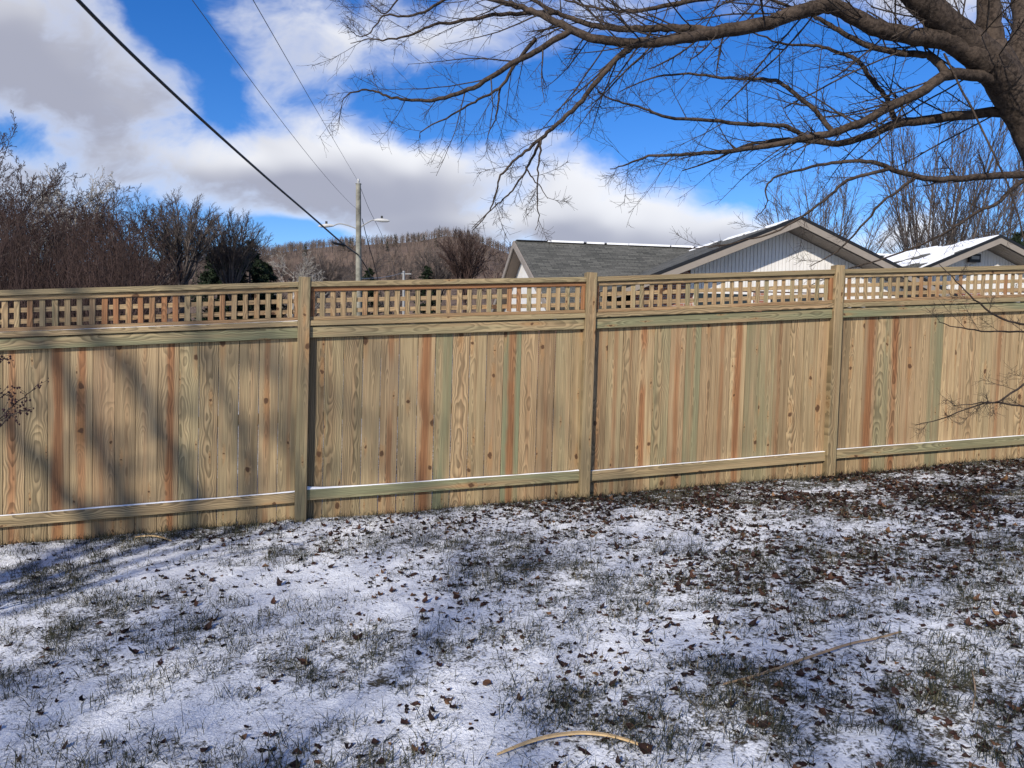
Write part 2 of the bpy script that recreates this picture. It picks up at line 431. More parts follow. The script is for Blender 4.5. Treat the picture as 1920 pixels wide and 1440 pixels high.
M['grass'] = attr_mat('winter_grass', [(0.0, (0.014, 0.017, 0.011)), (0.55, (0.034, 0.038, 0.022)), (0.82, (0.085, 0.078, 0.045)), (1.0, (0.26, 0.21, 0.13))])
M['leaf'] = attr_mat('dead_leaf', [(0.0, (0.012, 0.007, 0.006)), (0.5, (0.032, 0.015, 0.012)), (0.88, (0.068, 0.030, 0.019)), (1.0, (0.20, 0.11, 0.055))], 0.75)
M['forest'] = attr_mat('bare_forest', [(0.0, (0.055, 0.045, 0.04)), (0.5, (0.14, 0.105, 0.085)), (0.92, (0.20, 0.155, 0.125)), (0.97, (0.018, 0.026, 0.015))])

def leaf_obj_mat():
    m, T, b = new_mat('dead_leaf_single', 0.75, 0.2)
    oi = T.node('ShaderNodeObjectInfo'); tc = T.node('ShaderNodeTexCoord')
    r = T.node('ShaderNodeValToRGB'); T.l.new(oi.outputs['Random'], r.inputs[0])
    e = r.color_ramp.elements
    e[0].position = 0; e[0].color = (0.013, 0.008, 0.007, 1); e[1].position = 1; e[1].color = (0.13, 0.065, 0.035, 1)
    q = e.new(0.7); q.color = (0.040, 0.018, 0.014, 1)
    n = T.noise(tc.outputs['Object'], 60, 4, 0.6)
    T.l.new(T.vm('SCALE', r.outputs[0], scale=T.lin(n, 0.3, 0.7, 0.6, 1.4)), b.inputs['Base Color'])
    return m
M['leaf1'] = leaf_obj_mat()

def roof_mat():
    m, T, b = new_mat('asphalt_shingles', 0.9, 0.15)
    tc = T.node('ShaderNodeTexCoord'); br = T.node('ShaderNodeTexBrick')
    uv = T.node('ShaderNodeAttribute', attribute_name='roofuv')
    T.l.new(uv.outputs['Vector'], br.inputs['Vector'])
    br.inputs['Color1'].default_value = (0.060, 0.060, 0.052, 1); br.inputs['Color2'].default_value = (0.125, 0.122, 0.105, 1)
    br.inputs['Mortar'].default_value = (0.035, 0.035, 0.033, 1); br.inputs['Scale'].default_value = 1.0
    br.inputs['Brick Width'].default_value = 0.45; br.inputs['Row Height'].default_value = 0.14; br.inputs['Mortar Size'].default_value = 0.012
    n = T.noise(tc.outputs['Object'], 0.8, 4, 0.6); n2 = T.noise(uv.outputs['Vector'], 14.0, 3, 0.6)
    col = T.mix(T.step(n, 0.4, 0.7, 0, 0.45), br.outputs[0], (0.13, 0.125, 0.11))
    T.l.new(T.vm('SCALE', col, scale=T.lin(n2, 0.3, 0.7, 0.7, 1.3)), b.inputs['Base Color'])
    return m
M['roof'] = roof_mat()

def brick_mat():
    m, T, b = new_mat('red_brick', 0.85, 0.2)
    tc = T.node('ShaderNodeTexCoord'); x, y, z = T.sep(tc.outputs['Object'])
    br = T.node('ShaderNodeTexBrick'); T.l.new(T.comb(T.m('ADD', x, y), z, 0.0), br.inputs['Vector'])
    br.inputs['Color1'].default_value = (0.20, 0.075, 0.05, 1); br.inputs['Color2'].default_value = (0.32, 0.14, 0.095, 1)
    br.inputs['Mortar'].default_value = (0.38, 0.35, 0.32, 1); br.inputs['Scale'].default_value = 1.0
    br.inputs['Brick Width'].default_value = 0.215; br.inputs['Row Height'].default_value = 0.075; br.inputs['Mortar Size'].default_value = 0.008
    T.l.new(br.outputs[0], b.inputs['Base Color'])
    return m
M['brick'] = brick_mat()

# ------------------------------------------------------------------ ground
FD = np.array([0.980, 0.199]); FN = np.array([0.199, -0.980]); P1 = np.array([-1.755, 6.19]); SPAN = 2.45
def gz(x, y):
    x = np.asarray(x, float); y = np.asarray(y, float)
    xs = np.clip(x, -9, 9); ys = np.clip(y, -12, 10)
    return 0.05 * xs + 0.0255 * ys - 0.01
def relief(x, y):
    r = 0.030 * (fbm(x * 1.1, y * 1.1, 5, 3) - 0.5) + 0.020 * (fbm(x * 6, y * 6, 11, 3) - 0.5) + 0.016 * (fbm(x * 22, y * 22, 21, 2) - 0.5)
    far = np.clip((np.hypot(x, y - 4) - 9) / 10, 0, 1)
    return r * (1 - far)
def fence_dist(x, y):   # metres in front of the fence face
    return (x - P1[0]) * FN[0] + (y - P1[1]) * FN[1]
def fence_s(x, y): return (x - P1[0]) * FD[0] + (y - P1[1]) * FD[1]
def leafiness(x, y):
    """0..1 how thick the fallen leaves lie"""
    s = fence_s(x, y); f = fence_dist(x, y)
    a = 1 / (1 + np.exp(np.clip(-(s - 3.2 - 0.35 * f) / 0.95, -40, 40)))
    near = np.exp(-np.maximum(f, 0) / 1.1)
    mid = 1 / (1 + np.exp(np.clip(-(s - 1.5) / 0.95, -40, 40)))
    return np.clip(a * (0.34 + 1.0 * near) + mid * 0.20 + 0.012 + 0.22 * near * mid, 0, 1)
def cover(x, y):
    c = 0.56 + 0.80 * (fbm(x * 1.3 + 3, y * 1.7, 31, 4) - 0.5) - 0.40 * leafiness(x, y)
    f = fence_dist(x, y)
    c = c - 0.18 * np.exp(-np.maximum(f, 0) / 0.18)
    return np.clip(c, 0, 1)

def axis(lo, hi, step, far, grow_=1.22):
    a = np.arange(lo, hi + step / 2, step); out = [a]; d = step; p = a[-1]; R = []
    while p < far: d *= grow_; p += d; R.append(p)
    d = step; p = a[0]; L = []
    while p > -far: d *= grow_; p -= d; L.append(p)
    return np.concatenate([L[::-1], a, R])
xs = axis(-6.2, 6.6, 0.024, 1500); ys = axis(2.2, 7.9, 0.021, 1500)
GX, GY = np.meshgrid(xs, ys)
GZ = gz(GX, GY) + relief(GX, GY)
nx, ny = len(xs), len(ys); ii = np.arange(nx * ny).reshape(ny, nx)
me = smooth(mesh('ground', np.stack([GX, GY, GZ], -1).reshape(-1, 3),
     [np.stack([ii[:-1, :-1], ii[:-1, 1:], ii[1:, 1:], ii[1:, :-1]], -1).reshape(-1, 4)]))
ca = me.attributes.new('cover', 'FLOAT', 'POINT'); ca.data.foreach_set('value', cover(GX, GY).astype(np.float32).ravel())
ground = tag(link('ground', me, M['ground']), 'snow dusted lawn with grass poking through', kind='structure')
def gnd(x, y): return gz(x, y) + relief(x, y)

# ------------------------------------------------------------------ the hill
hx = np.linspace(-700, 700, 141); hy = np.linspace(230, 1100, 90)
HX, HY = np.meshgrid(hx, hy)
def hill_z(x, y):
    prof = np.interp(x, [-700, -420, -260, -181, -150, -120, -90, -68, -51, -35, -15, 10, 60, 140, 300, 700],
                        [15, 40, 59, 67, 72, 75, 76, 78, 82, 80, 73, 63, 44, 28, 18, 10])
    b = np.where(y < 560, np.clip((y - 235) / 325, 0, 1) ** 1.15, np.clip(1 - (y - 560) / 560, 0, 1))
    b = b * b * (3 - 2 * b) * 0.5 + b * 0.5
    return 1.06 * prof * b + 7 * (fbm(x / 60, y / 60, 41, 3) - 0.5) * np.clip(b * 3, 0, 1) - 0.3
me = smooth(mesh('hill', np.stack([HX, HY, hill_z(HX, HY)], -1).reshape(-1, 3),
     [(lambda q: np.stack([q[:-1, :-1], q[:-1, 1:], q[1:, 1:], q[1:, :-1]], -1).reshape(-1, 4))(np.arange(141 * 90).reshape(90, 141))]))
tag(link('hill', me, plain('hill_leaf_litter', (0.13, 0.09, 0.065), 0.9, 0.3, 0.03)), 'wooded hill rising beyond the houses', kind='structure')

# ------------------------------------------------------------------ fence
ZT = 0.0199
UP = unit(np.array([FD[0] * ZT, FD[1] * ZT, 1.0]))
def fence_gz(s):   # ground line under the fence, straight between posts
    k = np.array([-3, -2, -1, 0, 1, 2, 3, 4]) * SPAN
    z = np.array([-0.36, -0.21, -0.06, 0.080, 0.192, 0.336, 0.46, 0.58])
    return np.interp(s, k, z)
def FP(s, n, h):
    b = np.array([P1[0] + FD[0] * s, P1[1] + FD[1] * s, fence_gz(s)])
    return b + np.array([FN[0], FN[1], 0]) * n + UP * h

_lum = {}
def lumber(w, t, L, ch=0.003):
    k = (round(w, 4), round(t, 4), round(L, 3))
    if k in _lum: return _lum[k]
    a, b = w / 2, t / 2
    prof = [(-a+ch, -b), (a-ch, -b), (a, -b+ch), (a, b-ch), (a-ch, b), (-a+ch, b), (-a, b-ch), (-a, -b+ch)]
    V = [(x, y, 0) for x, y in prof] + [(x, y, L) for x, y in prof]
    mb = MB(); mb.add(V, [(i, (i+1) % 8, 8 + (i+1) % 8, 8 + i) for i in range(8)]
                        + [(0, i+1, i) for i in range(1, 7)] + [(8, 8+i, 8+i+1) for i in range(1, 7)])
    me = mb.mesh('lumber'); me.materials.append(M['wood']); _lum[k] = me
    return me
def place(name, me, p0, p1, front, parent, col=(0, 0.5, 0.2, 0)):
    """local z from p0 to p1, local -y facing front"""
    z = unit(np.array(p1) - np.array(p0)); y = -np.array([front[0], front[1], 0.0]); y = unit(y - (y @ z) * z); x = np.cross(y, z)
    o = link(name, me, None, parent)
    o.matrix_world = Matrix(((x[0], y[0], z[0], p0[0]), (x[1], y[1], z[1], p0[1]), (x[2], y[2], z[2], p0[2]), (0, 0, 0, 1)))
    o.color = col
    return o

fence = tag(empty('wooden_fence'), 'new treated pine privacy fence with a lattice strip along its top', 'fence')
rng = np.random.default_rng(7); rnd = random.Random(7)
# stripe amount, stripe place, green, dark  for the boards of the panels (left to right)
PAN = {
 -1: [(0,.5,.3,.1),(.5,.4,.1,0),(0,.5,.3,.1),(.9,.45,.1,.1),(.7,.5,.2,0),(.2,.4,0,.05),(.1,.6,.1,.3),(.15,.4,.1,-.1),(.6,.6,.1,.1),(0,.5,.45,0),(.1,.3,.3,0),(0,.5,.35,.05),(0,.5,.3,.1),(.4,.4,.2,0),(.25,.6,.3,0)],
 0: [(.1,.8,.3,.35),(.1,.3,.4,.15),(.1,.5,.35,.2),(0,.5,.3,.05),(.5,.55,.05,-.1),(0,.5,.3,-.15),(1,.45,0,.15),(.1,.8,.95,.25),(.15,.6,.05,-.05),(.1,.4,.25,.1),(.1,.5,.15,.1),(.75,.5,1,.05),(.2,.5,0,.15),(.3,.5,0,.3),(0,.5,.45,.1),(.1,.5,.2,.15)],
 1: [(.3,.5,0,.3),(.35,.55,.35,0),(.25,.5,.1,.3),(.6,.35,.1,-.05),(0,.5,.55,.05),(.45,.5,.05,0),(.2,.5,.8,.1),(.15,.5,.05,.15),(.4,.4,.15,-.05),(.75,.5,.1,.05),(0,.5,.7,.0),(.05,.5,.6,.05),(.35,.3,.1,.35),(.1,.5,.1,.05),(.1,.8,.2,.2),(.15,.6,.0,-.15)],
 2: [(.1,.5,.2,.5),(.1,.5,.1,.1),(.95,.5,0,.15),(.1,.5,.6,.05),(.7,.4,.1,.1),(.2,.5,0,.1),(.05,.5,.15,-.15),(.1,.4,.8,.2),(.1,.5,.05,-.15),(.2,.5,.1,.05),(.15,.4,.1,-.1),(.05,.5,.3,-.05),(.4,.5,.1,.0),(.1,.5,.1,.1),(.2,.5,.1,-.1),(.3,.5,.2,0)],
}
POSTS = [-3, -2, -1, 0, 1, 2, 3, 4]
F3 = np.array([FN[0], FN[1], 0])
for i in POSTS:
    s = i * SPAN
    place('post', lumber(0.096, 0.092, 2.14, 0.004), FP(s, 0.024, -0.14), FP(s, 0.024, 2.0), FN, fence, (0.05, .5, .55 if i == 0 else .35, .22))
for i in POSTS[:-1]:
    s0, s1 = i * SPAN + 0.046, (i + 1) * SPAN - 0.046; L = s1 - s0
    # boards
    spec = PAN.get(i) or [(rnd.choice([0, 0, .1, .2, .5, .8]), rnd.uniform(.3, .7), rnd.uniform(0, .5), rnd.uniform(-.1, .25)) for _ in range(16)]
    n = len(spec); w = [rnd.uniform(0.95, 1.05) for _ in spec]
    if i == 0: w[0] *= 0.8; w[-1] *= 0.62
    if i == 1: w[-1] *= .7
    tot = sum(w); s = s0
    for k, c in enumerate(spec):
        bw = L * w[k] / tot; gap = rnd.choice([0.002, 0.0028, 0.0035, 0.0045]) if i != 0 else rnd.choice([0.002, 0.003, 0.004, 0.0055])
        bw_q = round(bw - gap, 3); sc = s + bw / 2; s += bw
        lean = rnd.uniform(-.0012, .0012); dn = rnd.uniform(-.0015, .0015)
        bot = -0.05 + rnd.uniform(-.012, .004)
        place('board', lumber(bw_q, 0.016, 1.66, 0.0018), FP(sc, -0.008 + dn, bot), FP(sc + lean, -0.008 + dn, bot + 1.66), FN, fence, c)
    # rails
    def rail(name, n0, h, w_, t_, col):
        return place(name, lumber(w_, t_, L, 0.003), FP(s0, n0, h), FP(s1, n0, h), FN, fence, col)
    gr = {-1: (.3, .95), 0: (.95, .6), 1: (.35, .9), 2: (.8, 1.0)}.get(i, (.5, .7))
    hb = {-1: .0, 0: .012, 1: .0, 2: .012}.get(i, 0)
    rail('bottom_rail', 0.019, 0.182 + hb, 0.090, 0.038, (0, .5, gr[0], .0))
    rail('middle_rail', 0.019, 1.549, 0.092, 0.038, (0, .5, gr[1], .12))
    rail('back_rail', -0.036, 0.85, 0.090, 0.038, (0, .5, .4, .1))
    rail('cap_rail', 0.016, 1.622, 0.043, 0.084, (0.05, .5, .45, .05))
    rail('top_rail', 0.016, 1.941, 0.043, 0.084, (0, .5, .45, .12))
    # lattice frame and slats
    red = {0: .9}.get(i, .1)
    place('lattice_frame', lumber(0.036, 0.036, L, 0.003), FP(s0, 0.016, 1.901), FP(s1, 0.016, 1.901), FN, fence, (red, .5, .2, .1))
    place('lattice_frame', lumber(0.030, 0.036, L, 0.003), FP(s0, 0.016, 1.660), FP(s1, 0.016, 1.660), FN, fence, (.25, .5, .2, .05))
    for sx, rr_ in ((s0 + 0.018, .8 if i in (0, 1) else .2), (s1 - 0.018, .6)):
        place('lattice_frame', lumber(0.034, 0.036, 0.206, 0.003), FP(sx, 0.016, 1.677), FP(sx, 0.016, 1.883), FN, fence, (rr_, .5, .0, -.1))
    lo, hi = s0 + 0.037, s1 - 0.037
    for h in (1.722, 1.809):
        place('lattice_slat', lumber(0.036, 0.009, hi - lo, 0.001), FP(lo, 0.005, h), FP(hi, 0.005, h), FN, fence, (.05, .5, .1, -.35))
    m_ = 26; pitch = (hi - lo) / m_
    for k in range(m_):
        sc = lo + (k + 0.5) * pitch + 0.012 + rnd.uniform(-.0035, .0035)
        ln = rnd.uniform(-.003, .003)
        if sc + 0.02 > hi: continue
        red = .85 if (i == -1 and k in (9, 10, 12, 14, 15)) else (rnd.choice([0, 0, 0, .1, .15, .5]))
        place('lattice_slat', lumber(rnd.choice([.038, .040, .042]), 0.009, 0.206, 0.001), FP(sc, 0.0145, 1.677), FP(sc + ln, 0.0145, 1.883), FN, fence,
              (red, .5, rnd.choice([.1, .3, .6]), rnd.uniform(-.3, .05)))
# thin snow lying on the rails
def rail_snow():
    V, F = [], []; r = np.random.default_rng(3); off = 0
    for i in POSTS[:-1]:
        hb = {-1: .0, 0: .012, 1: .0, 2: .012}.get(i, 0)
        for (h, n_in, n_out, amp) in ((0.227 + hb, 0.0005, 0.0365, 0.008), (1.6435, 0.038, 0.055, 0.0035 if i < 0 else 0.0)):
            if amp == 0: continue
            ss = np.arange(i * SPAN + 0.047, (i + 1) * SPAN - 0.047, 0.012)
            t = amp * np.clip(0.25 + 1.5 * (fbm(ss * 3.2, ss * 0 + i, 77, 4, .65) - 0.28), 0.02, 1.6)
            if i >= 1: t *= 0.35
            if i == 0: t += 0.020 * np.exp(-(ss - ss[0]) / 0.12)
            rows = []
            for k, sv in enumerate(ss):
                b0 = FP(sv, n_in, h); b1 = FP(sv, n_out - 0.002 * r.random(), h)
                V += [b0, b0 + UP * t[k], (b0 + b1) / 2 + UP * t[k] * 1.15, b1 + UP * t[k] * 0.55, b1]
                rows.append(off); off += 5
            for a, b in zip(rows[:-1], rows[1:]):
                F += [(a+q, a+q+1, b+q+1, b+q) for q in range(4)]
    return smooth(mesh('rail_snow', np.array(V), [np.array(F)]))
tag(link('rail_snow', rail_snow(), M['snow']), 'thin line of snow lying on the fence rails', 'snow', kind='stuff')

# ------------------------------------------------------------------ house behind the fence
K = 0.2; HD = np.array([1, K]) / math.hypot(1, K); HE = np.array([-K, 1]) / math.hypot(1, K)
hp = at(1500, 407, 22.0); RZ = hp[2]                     # ridge height, from the front wing's peak
house = tag(empty('brick_house', (hp[0], hp[1], 0), math.atan(K)), 'brick house with grey shingle roofs and white sided gables behind the fence', 'house')
# local frame: x along the street, y away from the camera, origin under the first wing's gable peak
RY = 6.82                                                # main ridge lies this far back
U0 = -6.56 - 0.55; U1 = 15.0
W2 = 7.75; PEAK2Y = -0.9 + 0.6                           # second wing
p3 = at(1875, 445, 25.0); d3 = p3[:2] - hp[:2]; W2 = float(d3 @ HD); W2Y = float(d3 @ HE)
EZ = 2.75; PM = 0.50; PW = 0.40; GH = 0.5
def roof_slab(name, quad, mat, parent, th=0.16, uvdir=None):
    """quad: ridge a, ridge b, eave b, eave a"""
    q = [np.array(p, float) for p in quad]
    n = unit(np.cross(q[1] - q[0], q[3] - q[0])); n = n if n[2] > 0 else -n
    mb = MB(); mb.slab(q, -n * th); me = mb.mesh(name)
    ax = unit(q[1] - q[0]); ay = np.cross(n, ax)
    uv = me.attributes.new('roofuv', 'FLOAT_VECTOR', 'POINT')
    V = np.array([v.co[:] for v in me.vertices])
    uv.data.foreach_set('vector', np.stack([V @ ax, V @ ay, V[:, 2] * 0], -1).astype(np.float32).ravel())
    return link(name, me, mat, parent)
def strip(name, a, b, wdt, dep, mat, parent, ny=(0, -1, 0)):
    """fascia: from a to b, hangs down wdt, depth dep along ny"""
    a, b = np.array(a, float), np.array(b, float); mb = MB()
    mb.slab([a, b, b - np.array([0, 0, wdt]), a - np.array([0, 0, wdt])], np.array(ny, float) * dep)
    return mb.build(name, mat, parent)
# main roof
HWF, HWB = 5.2, 5.2
roof_slab('roof', [(U0, RY, RZ), (U1, RY, RZ), (U1, RY - HWF, RZ - PM * HWF), (U0, RY - HWF, RZ - PM * HWF)], M['roof'], house)
roof_slab('roof', [(U1, RY, RZ - .002), (U0, RY, RZ - .002), (U0, RY + HWB, RZ - PM * HWB), (U1, RY + HWB, RZ - PM * HWB)], M['roof'], house)
# left gable end: white wall, trim
GX0 = U0 + 0.42
mb = MB(); mb.prism([(GX0, RY - HWF + .5, EZ - .3), (GX0, RY + HWB - .5, EZ - .3), (GX0, RY + HWB - .5, RZ - PM * (HWB - .5) - .18), (GX0, RY, RZ - .19), (GX0, RY - HWF + .5, RZ - PM * (HWF - .5) - .18)], (0.14, 0, 0))
mb.build('gable_wall', M['white'], house)
for sgn, hw in ((-1, HWF), (1, HWB)):
    strip('rake_trim', (U0 - .012, RY, RZ - .01), (U0 - .012, RY + sgn * hw, RZ - PM * hw - .01), 0.24, 0.05, M['trim'], house, (-1, 0, 0))
    mb = MB(); a = np.array([U0 + .01, RY, RZ - .215]); b = np.array([U0 + .01, RY + sgn * (hw - .02), RZ - PM * (hw - .02) - .215])
    mb.slab([a, b, b + [.41, 0, 0], a + [.41, 0, 0]], (0, 0, -0.03)); mb.build('soffit', M['soffit'], house)
mb = MB(); mb.box((GX0 + .15, RY - HWF + .52, GH), (U1 - .4, RY + HWB - .5, RZ - PM * (HWF - .5) - .35)); mb.build('wall', M['brick'], house)
mb = MB(); mb.box((U0 + .05, RY - .10, RZ - .01), (U1, RY + .10, RZ + .028)); mb.build('ridge_cap', M['black'], house)
mb = MB(); r_ = np.random.default_rng(5)
s_ = U0 + 1.2
while s_ < U1:
    l_ = r_.uniform(.3, 1.6); mb.box((s_, RY - .13 - .05 * r_.random(), RZ - .02), (s_ + l_, RY - .02, RZ + .045)); s_ += l_ + r_.uniform(0.02, .25)
ridge_snow = mb.build('ridge_snow', M['snow'], None); ridge_snow.location = house.location; ridge_snow.rotation_euler = house.rotation_euler
tag(ridge_snow, 'thin broken line of snow along the grey house ridge', 'snow', kind='stuff')

def wing(cx, fy, hw, back, sid, win):
    """front gable: peak at (cx, fy), half width hw, ridge runs back to y=back"""
    oh = 0.70; ez = RZ - PW * hw
    for sgn in (-1, 1):
        roof_slab('roof', [(cx, fy, RZ + .01), (cx, back, RZ + .01), (cx + sgn * hw, back, ez + .01), (cx + sgn * hw, fy, ez + .01)], M['roof'], house, 0.12)
        strip('roof_edge', (cx, fy - .02, RZ + .03), (cx + sgn * hw, fy - .02, ez + .03), 0.10, 0.04, M['black'], house)
        strip('rake_trim', (cx, fy - .005, RZ - .075), (cx + sgn * hw, fy - .005, ez - .075), 0.19, 0.045, M['trim'], house)
        a = np.array([cx, fy + .04, RZ - .26]); b = np.array([cx + sgn * hw, fy + .04, ez - .26])
        for k in range(5):                                # soffit boards run along the rake
            o0, o1 = k * oh / 5 + .004, (k + 1) * oh / 5 - .006
            mb = MB(); mb.slab([a + [0, o0, 0], b + [0, o0, 0], b + [0, o1, 0], a + [0, o1, 0]], (0, 0, -.02)); mb.build('soffit_board', M['trim'], house)
    wy = fy + oh
    # brick wall under the gable
    mb = MB(); zt = lambda x: RZ - PW * abs(x - cx) - .30
    x0, x1 = cx - hw + .6, cx + hw - .6
    mb.prism([(x0, wy + .06, GH), (x1, wy + .06, GH), (x1, wy + .06, zt(x1)), (cx, wy + .06, zt(cx)), (x0, wy + .06, zt(x0))], (0, .2, 0)); mb.build('wall', M['brick'], house)
    # vertical board siding, thin dark joints between boards
    a0, a1, zb = sid; mb = MB(); bw = 0.118; x = a0
    while x < a1 - .02:
        xe = min(x + bw - .014, a1)
        za, ze = zt(x) , zt(xe)
        mb.prism([(x, wy, zb), (xe, wy, zb), (xe, wy, ze), (x, wy, za)], (0, .03, 0)); x += bw
    tag(mb.build('siding_boards', M['white'], house), kind='stuff')
    mb = MB(); pts = [(a0, wy + .034, zb + .02), (a1, wy + .034, zb + .02), (a1, wy + .034, zt(a1) - .02)] + ([(cx, wy + .034, zt(cx) - .02)] if a0 < cx < a1 else []) + [(a0, wy + .034, zt(a0) - .02)]
    mb.prism(pts, (0, .02, 0)); mb.build('siding_backing', M['soffit'], house)
    for (c, w_, z0, z1, kind) in win:
        if kind == 'door':
            mb = MB(); mb.box((cx + c - w_/2, wy - .0, z0), (cx + c + w_/2, wy + .058, z1)); d = mb.build('door', M['white'], house)
            for k in range(3):
                zz = z0 + (z1 - z0) * (k + .12) / 3; mb = MB(); mb.box((cx + c - w_/2 + .12, wy - .02, zz), (cx + c + w_/2 - .12, wy - .001, zz + (z1 - z0) * .25)); mb.build('door_panel', M['white'], d)
        else:
            mb = MB(); f = .07
            for (xa, xb, za, zb_) in ((c - w_/2, c + w_/2, z1 - f, z1), (c - w_/2, c + w_/2, z0, z0 + f), (c - w_/2, c - w_/2 + f, z0 + f, z1 - f), (c + w_/2 - f, c + w_/2, z0 + f, z1 - f), (c - .02, c + .02, z0 + f, z1 - f)):
                mb.box((cx + xa, wy - .02, za), (cx + xb, wy + .058, zb_))
            d = mb.build('window', M['white'], house)
            mb = MB(); mb.box((cx + c - w_/2 + .03, wy + .02, z0 + .03), (cx + c + w_/2 - .03, wy + .05, z1 - .03)); mb.build('pane', M['glass'], d)
wing(0.0, 0.0, 5.4, RY, (-3.05, 4.6, RZ - 2.12), [(-2.0, 1.9, RZ - 3.9, RZ - 2.16, 'window'), (0.4, 1.9, RZ - 3.9, RZ - 2.16, 'window'), (2.9, 1.9, RZ - 4.6, RZ - 2.16, 'door')])
wing(W2, W2Y, 4.2, RY, (W2 - 3.3, W2 + 3.3, RZ - 1.75), [(-1.9, 1.6, RZ - 3.4, RZ - 1.85, 'window'), (1.3, 2.2, RZ - 4.3, RZ - 1.8, 'door')])
# snow on the wing roofs: patches on the left slopes
def roof_snow(name, cx, fy, back, lo, hi, thr, seed, label):
    V, F = [], []; ny_, nt = 60, 26; mb = MB()
    for a in range(ny_):
        for b in range(nt):
            y0 = fy + .03 + (back - fy - .03) * a / ny_; y1 = fy + .03 + (back - fy - .03) * (a + 1) / ny_
            t0 = lo + (hi - lo) * b / nt; t1 = lo + (hi - lo) * (b + 1) / nt
            v = float(fbm(np.array(y0 * .9), np.array(t0 * 1.6), seed, 4)) - 0.20 * (t0 - lo) / (hi - lo) * thr[1] + thr[2] * (y0 - fy) / (back - fy)
            if v < thr[0]: continue
            z = lambda t: RZ + .012 - PW * t
            mb.slab([(cx - t0, y0, z(t0)), (cx - t0, y1, z(t0)), (cx - t1, y1, z(t1)), (cx - t1, y0, z(t1))], (0, 0, .03))
    o = mb.build(name, M['snow'], None); o.location = house.location; o.rotation_euler = house.rotation_euler
    tag(o, label, 'snow', kind='stuff')
roof_snow('roof_snow', 0, 0, RY, .02, .5, (.42, .9, .05), 61, 'snow left on the shaded slope of the first gabled roof wing')
roof_snow('roof_snow', W2, W2Y, RY, .02, 4.0, (.40, 1.0, .18), 63, 'broad snow patch on the roof of the gabled wing with the floodlight')
# flood light on the second gable
fl = tag(empty('flood_light', tuple(house.location), math.atan(K)), 'black flood light fixed on the right hand white gable', 'light')
lx, ly, lz = W2 - .42, W2Y + .70, RZ - .70
mb = MB(); mb.box((lx - .22, ly - .16, lz - .13), (lx + .22, ly - .06, lz + .15)); mb.box((lx - .07, ly - .061, lz - .06), (lx + .07, ly + .005, lz + .06)); mb.build('housing', M['black'], fl)
mb = MB(); mb.box((lx - .15, ly - .172, lz - .03), (lx + .15, ly - .158, lz + .08)); mb.build('lens', M['metal'], fl)

# ------------------------------------------------------------------ utility pole, street lamps, wires
PY = 39.0
pt = at(672, 345, PY); pbz = 0.0
pole = tag(empty('utility_pole', (pt[0], pt[1], 0)), 'weathered wooden utility pole carrying two street lamps', 'utility pole')
zt_ = pt[2]
link('shaft', tube_mesh('shaft', [one_tube([(0.05, 0, -0.5), (0.02, 0, zt_ * .5), (0, 0, zt_)], [.175, .155, .13], 12)]), M['pole'], pole)
mb = MB(); mb.box((-.135, -.135, zt_), (.135, .135, zt_ + .03)); mb.build('cap', M['metal'], pole)
link('insulator', tube_mesh('insulator', [one_tube([(0, 0, zt_ + .03), (0, 0, zt_ + .12), (0, 0, zt_ + .22), (0, 0, zt_ + .27)], [.03, .07, .07, .03], 8)]), M['lamp'], pole)
for (px, py, sx, arm_y) in ((612, 423, -1, 433), (716, 413, 1, 432)):
    a = at(672, arm_y, PY) - [pt[0], pt[1], 0]; b = at(px, py, PY) - [pt[0], pt[1], 0]
    lamp = tag(empty('street_lamp', (pt[0], pt[1], 0)), 'pale cobra head street lamp on the pole arm reaching ' + ('over the bare thicket' if sx < 0 else 'over the wooded hill'), 'street lamp', 'street lamps on the utility pole')
    mid = a * .45 + b * .55 + [0, 0, .22]
    pp, rr = spline([a, a * .75 + mid * .25 + [0, 0, .08], mid, b - [sx * .35, 0, 0.0]], [.035, .03], 14)
    link('arm', tube_mesh('arm', [one_tube(pp, rr, 8)]), M['metal'], lamp)
    hd = [(b[0] - sx * .40, b[1], b[2] - .0), (b[0] - sx * .25, b[1], b[2] + .01), (b[0], b[1], b[2] + .0), (b[0] + sx * .30, b[1], b[2] - .02), (b[0] + sx * .42, b[1], b[2] - .03)]
    link('lamp_head', tube_mesh('lamp_head', [one_tube(hd, [.035, .08, .105, .08, .02], 10)]), M['lamp'], lamp)
    mb = MB(); mb.box((b[0] - .05, b[1] - .05, b[2] + .10), (b[0] + .05, b[1] + .05, b[2] + .22)); mb.build('light_sensor', M['black'], lamp)
def cable(name, pts, rad, mat, label, n=60):
    p, r = spline(pts, [rad, rad], n)
    return tag(link(name, tube_mesh(name, [one_tube(p, r, 8)]), mat), label, 'cable')
def sag(a, b, d, n=7):
    t = np.linspace(0, 1, n)[:, None]; return a * (1 - t) + b * t - np.array([0, 0, 1]) * d * 4 * t * (1 - t)
ca_ = at(672, 478, PY) + [0.0, -.17, 0]
thick = [at(-150, -330, 10.3), at(146, 0, 14.0), at(330, 180, 18), at(487, 322, 24), at(582, 404, 30), at(643, 457, 36), ca_]
cable('power_cable', thick, 0.037, M['black'], 'thick black insulated cable sagging down to the utility pole')
link_c = at(637, 455, 35.3)
tag(link('cable_clamp', tube_mesh('cable_clamp', [one_tube([link_c + [-.30, -.3, .0], link_c + [-.2, -.2, -.06], link_c + [.15, .15, -.09], link_c + [.25, .3, -.10]], [.02, .06, .06, .02], 8)]), M['black']), 'dark clamp hanging on the thick black cable beside the pole', 'cable clamp')
top = at(672, 341, PY)
cable('thin_wire', sag(at(440, -60, 9.5), top, .02), .006, M['wire'], 'thin grey wire running up from the very top of the pole')
cable('thin_wire', sag(at(335, -35, 10.5), at(670, 393, PY) + [0, -.15, 0], .25), .006, M['wire'], 'thin grey wire attached halfway between pole top and lamps')
